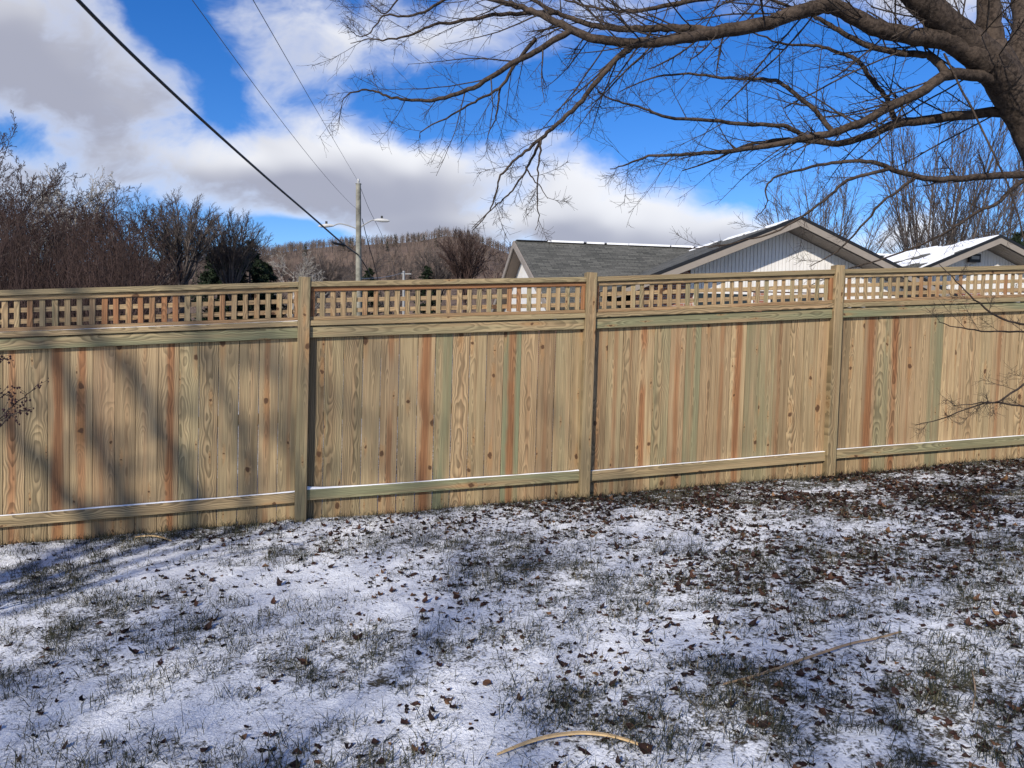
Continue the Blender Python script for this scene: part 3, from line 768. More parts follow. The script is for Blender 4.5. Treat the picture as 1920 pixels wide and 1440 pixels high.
cable('guy_wire', [at(676, 352, PY), at(692, 392, PY + 1.5), at(712, 432, PY + 3), at(728, 470, PY + 4.5), at(742, 520, PY + 6), at(760, 640, PY + 8)], .011, M['wire'], 'thin wire slanting from the pole top down towards the hill')
cable('guy_wire', [at(679, 410, PY), at(690, 455, PY + .6), at(703, 500, PY + 1.2), at(716, 560, PY + 1.8), at(735, 655, PY + 2.4)], .02, M['black'], 'dark guy wire slanting down from the lamp arms of the pole')
cable('drop_cable', [ca_, at(681, 492, PY + .5), at(692, 512, PY + 1), at(702, 545, PY + 1.4), at(712, 600, PY + 2)], .025, M['black'], 'short black cable dropping from the pole below the clamp')
sp = at(757, 508, 62.0)
p2 = tag(empty('small_pole', (sp[0], sp[1], 0)), 'small pale service pole with a crossarm far behind the fence', 'utility pole')
link('shaft', tube_mesh('shaft', [one_tube([(0, 0, -.3), (0, 0, sp[2])], [.12, .10], 8)]), M['metal'], p2)
mb = MB(); mb.box((-.18, -.06, sp[2] - .28), (.62, .06, sp[2] - .20)); mb.build('crossarm', M['metal'], p2)
cable('service_wire', sag(at(672, 522, PY), sp + [0, 0, -.1], .15), .018, M['metal'], 'pale service wire running from the big pole to the small pole')

# ------------------------------------------------------------------ bare trees in the distance
def bare_tree_mesh(seed, H, kind, dens=1.0):
    """returns (trunk batches, twig batches)"""
    r = np.random.default_rng(seed)
    thin, thick = [], []
    if kind in ('vase', 'fan'):
        fan = kind == 'fan'
        k = 30 if fan else 19; P, R = [], []
        if fan: thick.append((np.array([[[0, 0, -.4], [.05, 0, H * .2], [0, 0.05, H * .41]]]), np.array([[H * .020, H * .016, H * .013]]), 7))
        for i in range(k):
            az = i * 2.4 + r.uniform(-.4, .4)
            if fan:
                q = math.sqrt((i + .5) / k); w_ = q * H * .20; tt = np.linspace(0, 1, 10)[:, None]; ca, sa = math.cos(az), math.sin(az)
                p0 = np.array([0, 0, H * .40]); p1 = np.array([ca * w_ * .42, sa * w_ * .42, H * .66]); p2 = np.array([ca * w_, sa * w_, H * (.90 - .15 * q * q) * r.uniform(.96, 1.02)])
                pts = p0 * (1 - tt) ** 2 + 2 * p1 * tt * (1 - tt) + p2 * tt ** 2; pts[1:] += r.normal(0, .035, (9, 3))
                P.append(pts); R.append(np.linspace(H * .006, H * .0014, 10)); continue
            tilt = (0.10 + 0.36 * (i / k)) * r.uniform(.8, 1.15)
            pts = [np.array([r.uniform(-.15, .15), r.uniform(-.15, .15), 0])]; d = np.array([math.cos(az) * tilt * .6, math.sin(az) * tilt * .6, 1.0]); d /= np.linalg.norm(d)
            L = H * r.uniform(.82, .98)
            for q in range(9):
                pts.append(pts[-1] + d * L / 9); d = d + np.array([math.cos(az), math.sin(az), 0]) * tilt * .055 + r.normal(0, .025, 3); d /= np.linalg.norm(d)
            P.append(pts); R.append(np.linspace(H * .0055, H * .0012, 10))
        P, R = np.array(P), np.array(R); thick.append((P, R, 5))
        A = grow(r, P, R, int((15 if fan else 17) * dens), .35 if fan else .16, .98, (12, 34), (.18, .36, 'rel'), 6, .06, .03 if fan else .07, .6, .3, H * .0008)
        B = grow(r, *A, int((12 if fan else 11) * dens), .1, .98, (15, 45) if fan else (12, 36), (.28, .60, 'rel'), 3, .06, .02 if fan else .06, .6, .3, H * .0009)
        thin += [(*A, 3), (*B, 3)]
    else:
        lean = r.normal(0, .03, 2)
        if kind == 'thicket': forkh = .16; k = 9; sp_ = (15, 48); tr = .03
        else: forkh = .35; k = 8; sp_ = (25, 60); tr = .018
        pts = [np.array([0, 0, -.3])]
        for q in range(8): pts.append(pts[-1] + np.array([lean[0] + r.normal(0, .03), lean[1] + r.normal(0, .03), 1]) * H * .70 / 8)
        TP = np.array(pts)[None]; TR = (H * .017 * (1 - .8 * np.linspace(0, 1, 9)))[None]
        thick.append((TP, TR, 7))
        A = grow(r, TP, TR, int(k * 1.8), forkh, .98, sp_, (.55, .85, 'rel'), 9, .07, tr, .62, .2, H * .001, taper=.45)
        B = grow(r, *A, 9, .18, .98, (20, 48), (.28, .55, 'rel'), 7, .09, tr, .6, .25, H * .0009)
        C = grow(r, *B, int(6 * dens), .15, .98, (20, 50), (.3, .6, 'rel'), 4, .10, tr, .6, .3, H * .0011)
        D = grow(r, *C, int(4 * dens), .15, .98, (20, 50), (.35, .7, 'rel'), 2, .10, tr, .6, .4, H * .0010)
        thick.append((*A, 5)); thin += [(*B, 3), (*C, 3), (*D, 3)]
    return thick, thin
_tv = {}
def far_tree(name, loc, H, kind, seed, mats, label, group=None, rz=0.0, sx=1.0, cat='tree'):
    key = (kind, seed)
    if key not in _tv:
        th, tw = bare_tree_mesh(seed, 10.0, kind)
        zz = np.concatenate([b[0][..., 2].ravel() for b in tw]); k_ = 10.0 / np.percentile(zz, 98.5 if kind == 'fan' else 97)
        th = [(b[0] * k_, b[1], b[2]) for b in th]; tw = [(b[0] * k_, b[1], b[2]) for b in tw]
        _tv[key] = (tube_mesh('trunk', th), tube_mesh('crown', tw))
    a, b = _tv[key]
    o = empty(name, loc, rz); s = H / 10.0; o.scale = (s * sx, s * sx, s)
    tag(o, label, cat, group)
    for nm, me, mt in (('trunk', a, mats[0]), ('crown', b, mats[1])):
        c = link(nm, me, None, o)
        if len(me.materials) == 0: me.materials.append(mt)
        c.material_slots[0].link = 'OBJECT'; c.material_slots[0].material = mt
    return o
def top_at(px, py, Y, base=0.0):
    p = at(px, py, Y); return (p[0], p[1], base - .2), p[2] - base + .2
FB, RB, PB = M['far_bark'], M['red_bark'], M['pale_bark']
tl = [ # px, py top, distance, kind, seed, width, mats, label
 (-40, 262, 40, 'round', 11, 1.0, RB, 'tallest dark bare tree at the left end of the treeline'),
 (20, 330, 44, 'thicket', 12, 1.1, RB, 'dark bare tree second in the treeline beside the tallest one'),
 (75, 345, 52, 'round', 11, 1.1, FB, 'grey brown bare tree deep in the reddish thicket'),
 (150, 318, 50, 'round', 14, 0.8, PB, 'pale branched bare tree poking its bent top above the thicket'),
 (120, 372, 46, 'thicket', 15, 1.2, RB, 'reddish bare tree under the pale bent treetop'),
 (215, 362, 50, 'round', 16, 1.0, FB, 'rounded bare tree at the middle of the dark treeline'),
 (240, 395, 45, 'thicket', 12, 1.2, RB, 'reddish bushy bare tree in front of the rounded treeline'),
 (275, 388, 52, 'round', 16, .9, RB, 'dark bare tree touching the wide fan shaped crown'),
 (340, 376, 50, 'fan', 19, 1.25, FB, 'grey bare tree with a wide fan shaped crown and forked trunk'),
 (432, 403, 54, 'fan', 20, 1.15, FB, 'smaller fan shaped bare tree behind the dark evergreen'),
 (40, 318, 60, 'round', 16, 1.1, FB, 'grey bare tree standing behind the tallest dark tree'),
 (110, 335, 64, 'round', 14, 1.0, RB, 'reddish bare tree behind the pale bent treetop'),
 (185, 352, 62, 'round', 11, 1.0, FB, 'grey bare tree just beside the pale bent treetop'),
 (255, 372, 66, 'round', 14, 1.1, RB, 'reddish bare tree behind the dark one touching the fan crown'),
 (300, 385, 68, 'round', 16, 1.0, FB, 'grey bare tree half hidden behind the wide fan crown'),
 (-10, 345, 58, 'thicket', 15, 1.2, FB, 'bushy grey bare tree at the foot of the tallest dark tree'),
 (480, 452, 72, 'round', 16, .9, FB, 'dusky bare tree beside the dark evergreen above the fence'),
]
for k, (px, py, Y, kind, seed, sx, mt, lab) in enumerate(tl):
    loc, H = top_at(px, py, Y); far_tree('bare_tree', loc, H, kind, seed, (FB if mt is RB else mt, mt), lab, 'treeline', k * 1.3, sx)
# thicket of saplings that reads as one mass
def thicket():
    r = np.random.default_rng(91); n = 420
    px = r.uniform(-120, 292, n); Y = r.uniform(33, 52, n)
    topy = np.interp(px, [-120, 0, 100, 220, 270, 292], [330, 365, 385, 400, 430, 475]) + r.uniform(0, 100, n)
    P, R = [], []
    for a, b, c in zip(px, topy, Y):
        q = at(a, b, c); h = q[2] + .3; l = r.normal(0, .10, 2)
        t = np.linspace(0, 1, 7)[:, None]
        base = np.array([q[0], q[1], -.3])
        pts = base + np.concatenate([l[0] * h * t**1.4, l[1] * h * t**1.4, h * t], 1); pts[1:] += r.normal(0, .05, (6, 3))
        P.append(pts); R.append(np.linspace(.035, .008, 7))
    P, R = np.array(P), np.array(R)
    A = grow(r, P, R, 10, .2, .98, (18, 50), (.18, .42, 'rel'), 6, .08, .06, .6, .3, .008)
    B = grow(r, *A, 5, .15, .98, (18, 50), (.3, .6, 'rel'), 3, .09, .05, .7, .4, .008)
    return tube_mesh('thicket', [(P, R, 4), (*A, 3), (*B, 3)])
tag(link('thicket', thicket(), M['red_bark']), 'tangled reddish brown thicket of saplings along the treeline', 'thicket', kind='stuff')

# dark evergreen: whorls of drooping boughs with needle tufts
def evergreen(seed, H, W):
    r = np.random.default_rng(seed); P, R = [], []
    nb = 170
    for i in range(nb):
        t = (i + r.random()) / nb; h = H * (.06 + .92 * t); L = W * min(1, (1 - t) ** .6 * 1.1) * r.uniform(.55, 1.1) + .25; az = r.uniform(0, 2 * np.pi)
        q = np.linspace(0, 1, 5)
        x = L * q; z = h + .18 * L * q - .30 * L * q ** 2
        P.append(np.stack([np.cos(az) * x, np.sin(az) * x, z], 1)); R.append(np.linspace(.03, .008, 5))
    P, R = np.array(P), np.array(R)
    A = grow(r, P, R, 14, .12, 1.0, (25, 65), (.16, .34, 'rel'), 3, .1, .0, .6, .5, .01, taper=.4)
    # needle tufts: small blades along the twigs
    S, T_ = A[0][:, 0], A[0][:, -1]; n = 12
    f = r.random((len(S), n, 1)); c = S[:, None] * (1 - f) + T_[:, None] * f
    d = unit(r.normal(size=c.shape) + (T_ - S)[:, None] * 1.0); L = r.uniform(.12, .32, (len(S), n, 1)) * W / 3
    sd = unit(np.cross(d, r.normal(size=c.shape))) * .06 * W / 3
    tri = np.stack([c - sd, c + sd, c + d * L], 2).reshape(-1, 3)
    tv = tubes([(P, R, 4), (*A, 3)])
    return (tube_mesh('trunk', [one_tube([(0, 0, -.3), (0, 0, H * .5), (0, 0, H * .97)], [H * .016, H * .011, .02], 8), (P, R, 4)]),
            mesh('needles', tri, [np.arange(len(tri)).reshape(-1, 3)]))
def put_evergreen(px, py, Y, seed, wid, label):
    loc, H = top_at(px, py, Y); a, b = evergreen(seed, H, wid)
    o = tag(empty('evergreen_tree', loc, seed), label, 'tree', 'dark evergreens')
    link('trunk', a, M['far_bark'], o); link('needles', b, M['needle'], o)
put_evergreen(415, 458, 64, 1, 3.2, 'dark rounded evergreen in front of the fan shaped bare tree')
put_evergreen(468, 448, 67, 2, 2.8, 'tallest dark evergreen at the end of the treeline')
put_evergreen(498, 490, 70, 3, 2.6, 'low dark evergreen nearest the fence post and hill')
put_evergreen(692, 500, 90, 4, 2.2, 'small dark evergreen just behind the utility pole foot')
put_evergreen(800, 496, 110, 5, 2.8, 'dark evergreen between small pole and round bare tree')
put_evergreen(1915, 432, 42, 6, 2.2, 'evergreen behind the roof of the floodlit gable')

# trees in front of the hill
mid_tr = [(545, 478, 95, 'round', 14, 1.0, PB, 'slim pale barked tree above the leftmost visible post'),
 (600, 482, 110, 'fan', 19, 1.2, FB, 'grey bare tree at the foot of the hill beside the pole'),
 (640, 492, 120, 'round', 14, 1.2, FB, 'low bare tree immediately beside the utility pole on its thicket side'),
 (740, 482, 130, 'round', 16, 1.2, FB, 'bare tree behind the small service pole'),
 (872, 436, 100, 'fan', 20, 1.05, RB, 'round reddish bare tree standing before the hill next to the white gable'),
 (930, 470, 120, 'round', 16, 1.3, RB, 'low reddish bare tree between the round tree and white gable'),
 (820, 470, 125, 'fan', 19, 1.2, FB, 'grey bare tree behind the dark evergreen at the hill foot'),
 (565, 500, 100, 'thicket', 15, 1.4, RB, 'low bushy bare tree beyond the leftmost visible post'),
 (690, 478, 140, 'round', 11, 1.3, FB, 'bare tree on the hill foot seen right behind the pole')]
for k, (px, py, Y, kind, seed, sx, mt, lab) in enumerate(mid_tr):
    loc, H = top_at(px, py, Y); far_tree('bare_tree', loc, H, kind, seed, (mt, mt), lab, 'trees before the hill', k * .9 + .5, sx)
# vase shaped trees behind the house
for (px, py, Y, seed, sx, lab, rz) in ((1765, 232, 44, 31, 1.05, 'tall vase shaped bare tree behind the gap between the gables', .4),
                                       (1548, 352, 52, 32, 1.25, 'smaller vase shaped bare tree rising behind the big white gable', 1.2),
                                       (1880, 300, 50, 31, .9, 'vase shaped bare tree behind the floodlit gable', 2.2)):
    loc, H = top_at(px, py, Y); far_tree('bare_tree', loc, H, 'vase', seed, (FB, FB), lab, 'trees behind the house', rz, sx)

# bare forest on the hill: one mass
def forest():
    r = np.random.default_rng(17)
    Vs, Fs, tone, off = [], [], [], 0
    prot = []
    for s_ in range(7):
        q = np.random.default_rng(200 + s_)
        TP = np.array([[0, 0, -1], [q.normal(0, .1), q.normal(0, .1), 3.5], [q.normal(0, .3), q.normal(0, .3), 8]])[None]; TR = np.array([[.20, .15, .05]])
        A = grow(q, TP, TR, 12, .25, 1, (20, 50), (.4, .7, 'rel'), 4, .08, .08, .6, .3, .06)
        B = grow(q, *A, 5, .2, 1, (20, 50), (.35, .6, 'rel'), 3, .1, .06, .7, .5, .045)
        v, f = tubes([(TP, TR, 3)])
        # twigs as slender triangles with their own orientation
        S, E = B[0][:, 0], B[0][:, -1]; sd = unit(np.cross(E - S, q.normal(size=S.shape))) * .055
        t = np.stack([S - sd, S + sd, E], 1).reshape(-1, 3)
        S, E = A[0][:, 0], A[0][:, -1]; sd = unit(np.cross(E - S, q.normal(size=S.shape))) * .09
        t = np.concatenate([t, np.stack([S - sd, S + sd, E], 1).reshape(-1, 3)])
        prot.append((v, f[0], t))
    n = 7500
    X = r.uniform(-300, 130, n); Y = 245 + 330 * r.random(n) ** .65
    Z = hill_z(X, Y)
    for k in range(n):
        v, f, t = prot[k % 7]; a = r.uniform(0, 6.28); c, s_ = math.cos(a), math.sin(a); sc = r.uniform(.48, .80)
        M3 = np.array([[c, -s_, 0], [s_, c, 0], [0, 0, 1]]) * sc
        o = np.array([X[k], Y[k], Z[k]])
        v2 = v @ M3.T + o; t2 = t @ M3.T + o
        tn = r.random() * .9
        f3 = np.concatenate([f[:, [0, 1, 2]], f[:, [0, 2, 3]]]) + off
        Vs += [v2, t2]; Fs += [f3, np.arange(len(t2)).reshape(-1, 3) + off + len(v2)]
        tone.append(np.full(len(f3) + len(t2) // 3, tn)); off += len(v2) + len(t2)
    # scattered conifers near the crest
    for k in range(45):
        x = r.normal(-60, 35) if k < 20 else r.uniform(-260, 60); y = r.uniform(480, 560) if k < 20 else r.uniform(260, 540); z = float(hill_z(x, y)); h = r.uniform(6, 9)
        m = 60; u = r.random(m); az = r.uniform(0, 6.28, m); L = (1 - u) * h * .24 + .3
        S = np.stack([x + 0 * u, y + 0 * u, z + h * u], 1); D = np.stack([np.cos(az), np.sin(az), -.25 + 0 * u], 1)
        E = S + D * L[:, None]; sd = np.stack([-np.sin(az), np.cos(az), 0 * u], 1) * (L * .35)[:, None]
        t2 = np.stack([S + [0, 0, .5], E - sd, E + sd], 1).reshape(-1, 3)
        Vs.append(t2); Fs.append(np.arange(len(t2)).reshape(-1, 3) + off); tone.append(np.full(m, 1.0)); off += len(t2)
    me = mesh('forest', np.concatenate(Vs), [np.concatenate(Fs)])
    a = me.attributes.new('tone', 'FLOAT', 'FACE'); a.data.foreach_set('value', np.concatenate(tone).astype(np.float32))
    return me
tag(link('forest', forest(), M['forest']), 'bare winter forest covering the hill', 'forest', kind='stuff')

# ------------------------------------------------------------------ the big tree beside the fence
TY = 4.7
tb = at(2135, 900, (TY + .3) * 1.92); tb[2] = float(gnd(tb[0], tb[1]))
big = tag(empty('shade_tree', tuple(tb)), 'large bare shade tree with a thick leaning trunk spreading over the fence', 'tree')
r_big = np.random.default_rng(23)
ZF = 1.92
def limb(name, pts, rad, n, sides, depth, dense=1.0, mat='bark', tw=True, lscale=1.0, jit=0.0028, parent=big, droop=0.0, zf=ZF):
    """pts: (px, py, Y) along the limb; rad in photo pixels at that distance"""
    pts = [(p[0], p[1], p[2] * zf) for p in pts]; jit *= zf
    W_ = [at(*p) for p in pts]; rr = [q * p[2] / FPX for q, p in zip(np.interp(np.linspace(0, 1, len(pts)), np.linspace(0, 1, len(rad)), rad), pts)]
    P, R = spline(W_, rr, n, r_big, jit)
    base = np.array(parent.location)
    me = tube_mesh(name, [one_tube(P - base, R, sides)])
    o = link(name, me, M[mat], parent)
    if tw:
        L = np.linalg.norm(np.diff(P, axis=0), axis=1).sum()
        Pb, Rb = P[None] - base, R[None]
        q = zf * .92
        m1 = max(3, int(L / zf * 14.5 * dense))
        A = grow(r_big, Pb, Rb, m1, .06, .99, (22, 65), (.30 * lscale * q, 1.15 * lscale * q, 'abs'), 10, .055, .020 - droop, .30, .25, .0022 * zf * .75, taper=.45)
        A = (A[0], np.minimum(A[1], .0048 * zf))
        B = grow(r_big, *A, 5, .12, .97, (25, 60), (.28, .62, 'rel'), 6, .08, .02 - droop, .62, .35, .0017 * zf * .75)
        C = grow(r_big, *B, 3, .15, 1.0, (35, 75), (.035 * q, .10 * q, 'abs'), 4, .14, .05, .75, .6, .0013 * zf * .7, taper=.2)
        C2 = grow(r_big, *A, 7, .3, 1.0, (35, 75), (.03 * q, .10 * q, 'abs'), 4, .14, .05, .6, .6, .0013 * zf * .7, taper=.2)
        t = tube_mesh('twigs', [(*A, 4), (*B, 3), (*C, 3), (*C2, 3)])
        tag(link('twigs', t, M['twig'], o), kind='stuff')
    return o
# trunk and upper forks
limb('trunk', [(2150, 950, 5.0), (2125, 850, 4.95), (2060, 620, 4.85), (1985, 370, 4.8), (1930, 225, 4.75), (1880, 142, 4.7), (1856, 75, 4.7), (1852, -10, 4.65), (1840, -160, 4.6), (1820, -330, 4.6)], [50, 42, 38, 36, 35, 33, 24, 18, 15, 10], 60, 16, 0, tw=False, jit=.004)
limb('limb', [(1885, 150, 4.68), (1830, 92, 4.6), (1775, 45, 4.5), (1722, -2, 4.4), (1640, -90, 4.3), (1560, -190, 4.2)], [32, 29, 26, 24, 18, 11], 30, 12, 0, 1.0)
limb('limb', [(1935, 225, 4.8), (1912, 120, 4.9), (1915, 30, 5.0), (1905, -80, 5.1), (1900, -220, 5.2)], [26, 19, 15, 12, 8], 24, 12, 0, .6)
# limb A : the long one sweeping left
limb('limb', [(1850, 120, 4.62), (1800, 88, 4.55), (1766, 74, 4.5), (1700, 66, 4.45), (1640, 50, 4.4), (1590, 24, 4.38), (1553, 11, 4.35), (1500, 22, 4.3), (1440, 42, 4.28), (1360, 58, 4.25), (1300, 68, 4.22), (1240, 78, 4.2), (1190, 82, 4.2), (1150, 77, 4.2), (1101, 69, 4.22), (1050, 45, 4.25), (1005, 24, 4.28), (964, 10, 4.3), (912, -4, 4.3), (850, -30, 4.3)], [26, 19, 17, 15, 15, 14, 14, 13, 12.5, 12, 10, 9, 9, 8, 7.5, 6.5, 5.5, 5, 4, 2.5], 90, 10, 0, .8)
limb('limb', [(1345, 60, 4.24), (1280, 53, 4.3), (1215, 54, 4.36), (1156, 52, 4.42), (1101, 44, 4.48), (1046, 24, 4.5), (985, -8, 4.55)], [9, 7.5, 7, 6, 5, 4, 3], 34, 8, 0, 1.1)
limb('limb', [(1069, 58, 4.22), (1015, 91, 4.2), (960, 119, 4.15), (912, 151, 4.1), (861, 175, 4.1), (812, 189, 4.1), (768, 187, 4.1), (723, 179, 4.1), (692, 168, 4.1), (658, 176, 4.1), (640, 190, 4.1)], [6, 5.5, 5, 4.4, 4, 3.3, 2.8, 2.2, 1.8, 1.2, .7], 50, 7, 0, .62, lscale=.72)
limb('limb', [(1005, 72, 4.24), (982, 100, 4.3), (964, 124, 4.32), (940, 162, 4.35), (905, 183, 4.38), (881, 196, 4.4), (840, 220, 4.4), (792, 244, 4.4), (788, 262, 4.4)], [4, 3.6, 3.2, 2.6, 2.2, 2, 1.6, 1, .6], 34, 6, 0, .75, lscale=.6)
limb('limb', [(938, 165, 4.36), (934, 200, 4.36), (930, 220, 4.37), (921, 240, 4.38), (914, 256, 4.38)], [2.2, 1.8, 1.5, 1.1, .7], 14, 5, 0, .6, lscale=.35)
# limb C : drooping over the pale gable
limb('limb', [(1190, 84, 4.2), (1165, 103, 4.15), (1149, 116, 4.12), (1115, 158, 4.08), (1084, 196, 4.05), (1060, 220, 4.03), (1032, 244, 4.0), (1008, 265, 4.0), (980, 288, 4.0), (957, 309, 4.0), (938, 330, 4.0), (930, 360, 4.0), (922, 388, 4.0), (905, 412, 4.0), (884, 437, 4.0)], [6, 5.5, 5.2, 4.8, 4.4, 4, 3.6, 3.2, 2.6, 2.2, 1.9, 1.6, 1.4, 1.1, .7], 60, 7, 0, .42, lscale=.45, droop=.02)
limb('limb', [(1020, 255, 4.02), (1000, 290, 4.05), (988, 316, 4.06), (964, 354, 4.06), (945, 372, 4.06), (922, 392, 4.06), (884, 430, 4.05)], [3, 2.5, 2.1, 1.7, 1.5, 1.2, .7], 26, 6, 0, .5, lscale=.35, droop=.02)
limb('limb', [(1014, 262, 4.0), (1012, 290, 3.98), (1008, 330, 3.97), (1007, 378, 3.96), (1010, 410, 3.96), (1004, 432, 3.96)], [2.4, 2, 1.6, 1.3, 1, .6], 22, 6, 0, .6, lscale=.32, droop=.02)
limb('limb', [(985, 312, 4.05), (1000, 336, 4.05), (1015, 350, 4.06), (1026, 372, 4.06)], [1.6, 1.3, 1, .6], 10, 5, 0, .6, lscale=.25)
limb('limb', [(1115, 160, 4.1), (1128, 178, 4.15), (1165, 192, 4.2), (1210, 205, 4.25), (1254, 220, 4.3), (1331, 226, 4.36), (1408, 233, 4.4), (1472, 236, 4.42), (1500, 252, 4.45), (1525, 258, 4.46)][::-1], [5, 4.5, 4, 3.6, 3.2, 2.8, 2.2, 1.8, 1.4, 1], 44, 6, 0, .75, lscale=.7)
# limb D
limb('limb', [(1870, 150, 4.66), (1835, 142, 4.6), (1775, 141, 4.52), (1728, 171, 4.5), (1668, 201, 4.48), (1613, 231, 4.46), (1561, 248, 4.45), (1519, 256, 4.45), (1442, 273, 4.44), (1373, 282, 4.42), (1320, 287, 4.4), (1271, 290, 4.4), (1220, 293, 4.4), (1180, 306, 4.4), (1143, 318, 4.4)], [14, 11, 10, 9, 8, 7.5, 7, 6, 5, 4.2, 3.6, 3, 2.4, 1.6, .8], 60, 8, 0, .85, lscale=.8)
limb('limb', [(1561, 248, 4.45), (1540, 222, 4.5), (1523, 201, 4.52), (1484, 171, 4.55), (1450, 150, 4.58), (1378, 147, 4.6), (1305, 139, 4.6), (1228, 145, 4.6), (1160, 172, 4.6)], [5, 4.6, 4.2, 3.8, 3.4, 2.8, 2.2, 1.6, .9], 40, 7, 0, .8, lscale=.75)
# limb E
limb('limb', [(1930, 215, 4.75), (1894, 209, 4.8), (1826, 214, 4.86), (1741, 224, 4.9), (1677, 233, 4.92), (1634, 252, 4.95), (1574, 269, 4.95), (1527, 265, 4.95), (1470, 262, 4.95), (1400, 272, 5.0), (1340, 300, 5.0), (1280, 320, 5.0)], [12, 10, 9, 8.5, 8, 7, 6, 4.8, 3.8, 2.8, 1.8, .9], 50, 8, 0, .75, lscale=.75)
limb('limb', [(1680, 232, 4.92), (1664, 188, 5.0), (1638, 154, 5.05), (1604, 111, 5.08), (1570, 98, 5.1), (1527, 85, 5.1), (1470, 84, 5.1), (1410, 60, 5.1)], [5, 4.6, 4.2, 3.8, 3.2, 2.6, 2, 1.2], 34, 6, 0, .8, lscale=.75)
limb('limb', [(1776, 140, 4.52), (1757, 116, 4.58), (1735, 102, 4.62), (1689, 100, 4.66), (1634, 88, 4.7), (1583, 64, 4.72), (1549, 43, 4.74), (1519, 26, 4.76), (1460, 5, 4.8), (1400, -20, 4.8)], [8, 7, 6.4, 6, 5.2, 4.6, 4, 3.4, 2.6, 1.8], 40, 7, 0, .8, lscale=.75)
# limb F : low ones over the roofs
limb('limb', [(2010, 335, 4.8), (1920, 327, 4.7), (1826, 333, 4.62), (1766, 337, 4.58), (1719, 331, 4.55), (1668, 316, 4.52), (1630, 303, 4.5), (1578, 303, 4.5), (1527, 312, 4.48), (1463, 329, 4.46), (1437, 350, 4.46), (1436, 384, 4.46), (1416, 410, 4.46)], [9, 7, 6.2, 5.6, 5, 4.4, 3.8, 3.2, 2.7, 2.1, 1.7, 1.2, .7], 50, 7, 0, .45, lscale=.5)
limb('limb', [(1668, 316, 4.52), (1630, 326, 4.45), (1591, 337, 4.42), (1566, 359, 4.4), (1527, 389, 4.38), (1463, 431, 4.36), (1395, 449, 4.34), (1340, 462, 4.32), (1290, 466, 4.3)], [4, 3.6, 3.2, 2.8, 2.4, 2, 1.5, 1.1, .7], 36, 6, 0, .35, lscale=.45)
limb('limb', [(2000, 320, 4.8), (1925, 335, 4.7), (1869, 380, 4.6), (1826, 401, 4.56), (1783, 431, 4.52), (1700, 470, 4.5), (1590, 505, 4.45), (1520, 535, 4.4)], [5, 4.2, 3.4, 2.8, 2.3, 1.9, 1.4, .8], 34, 6, 0, .3, lscale=.45)
limb('limb', [(1719, 331, 4.55), (1660, 375, 4.5), (1610, 430, 4.45), (1570, 470, 4.4), (1520, 500, 4.36)], [3, 2.4, 1.9, 1.4, .8], 22, 6, 0, .4, lscale=.4)
limb('limb', [(1770, 100, 4.5), (1850, 260, 4.45), (1895, 360, 4.4), (1918, 440, 4.38), (1935, 520, 4.36)], [2, 1.8, 1.6, 1.3, 1], 20, 5, 0, .25, lscale=.4)
# top left sprays coming down from above the frame
limb('limb', [(1046, 24, 4.5), (998, 24, 4.45), (929, 29, 4.4), (861, 40, 4.36), (809, 48, 4.34), (771, 66, 4.33), (733, 74, 4.32), (689, 74, 4.32), (658, 81, 4.32)], [4.5, 4, 3.4, 2.9, 2.4, 2, 1.6, 1.1, .6], 40, 6, 0, .6, lscale=.55)
limb('limb', [(900, -20, 4.4), (833, 0, 4.4), (792, 24, 4.4), (751, 31, 4.4), (720, 28, 4.4), (702, 52, 4.4), (678, 69, 4.4), (658, 58, 4.4)], [3.2, 2.7, 2.3, 1.9, 1.6, 1.2, .9, .5], 30, 6, 0, .6, lscale=.5)
limb('limb', [(760, -30, 4.5), (745, 0, 4.5), (722, 26, 4.5), (700, 10, 4.5), (688, 2, 4.5)], [2, 1.7, 1.4, 1, .6], 16, 5, 0, .6, lscale=.4)
limb('limb', [(1700, -60, 4.5), (1560, -40, 4.6), (1420, -15, 4.7), (1300, 0, 4.75), (1200, 20, 4.8), (1120, 15, 4.8), (1040, -5, 4.8)], [9, 7.5, 6, 4.6, 3.4, 2.4, 1.4], 40, 7, 0, 1.0)
# low twigs reaching in front of the fence at the right
spl = at(2300, 1150, 4.7); spl[2] = float(gnd(spl[0], spl[1]))
sapling = tag(empty('sapling', tuple(spl)), 'slender leafless sapling whose thin twigs cross the fence boards', 'sapling')
limb('stem', [(2300, 1160, 4.7), (2230, 950, 4.7), (2120, 800, 4.7), (2040, 640, 4.65), (2000, 480, 4.6)], [7, 6, 5, 4, 2], 24, 8, 0, .2, parent=sapling, zf=1.0, lscale=.3)
limb('stem', [(2040, 640, 4.6), (1960, 616, 4.5), (1920, 609, 4.45), (1875, 596, 4.4), (1830, 564, 4.36), (1796, 530, 4.33), (1762, 496, 4.3)], [3, 2.4, 2.1, 1.8, 1.5, 1.1, .6], 26, 6, 0, .3, parent=sapling, zf=1.0, lscale=.30)
limb('stem', [(2040, 630, 4.7), (1960, 622, 4.6), (1886, 622, 4.5), (1819, 618, 4.45), (1759, 604, 4.4)], [2.6, 2.2, 1.8, 1.4, .7], 22, 6, 0, .45, parent=sapling, zf=1.0, lscale=.32)
limb('stem', [(2120, 800, 4.7), (2050, 790, 4.7), (1960, 768, 4.6), (1920, 762, 4.55), (1867, 755, 4.5), (1837, 758, 4.46), (1777, 781, 4.42), (1714, 798, 4.4)], [3, 2.6, 2.2, 1.9, 1.6, 1.2, .6], 28, 6, 0, .5, parent=sapling, zf=1.0, lscale=.32)
limb('stem', [(2030, 640, 4.7), (1940, 705, 4.6), (1879, 749, 4.5), (1840, 756, 4.45), (1789, 761, 4.42)], [2.4, 2, 1.7, 1.2, .7], 20, 6, 0, .45, parent=sapling, zf=1.0, lscale=.3)

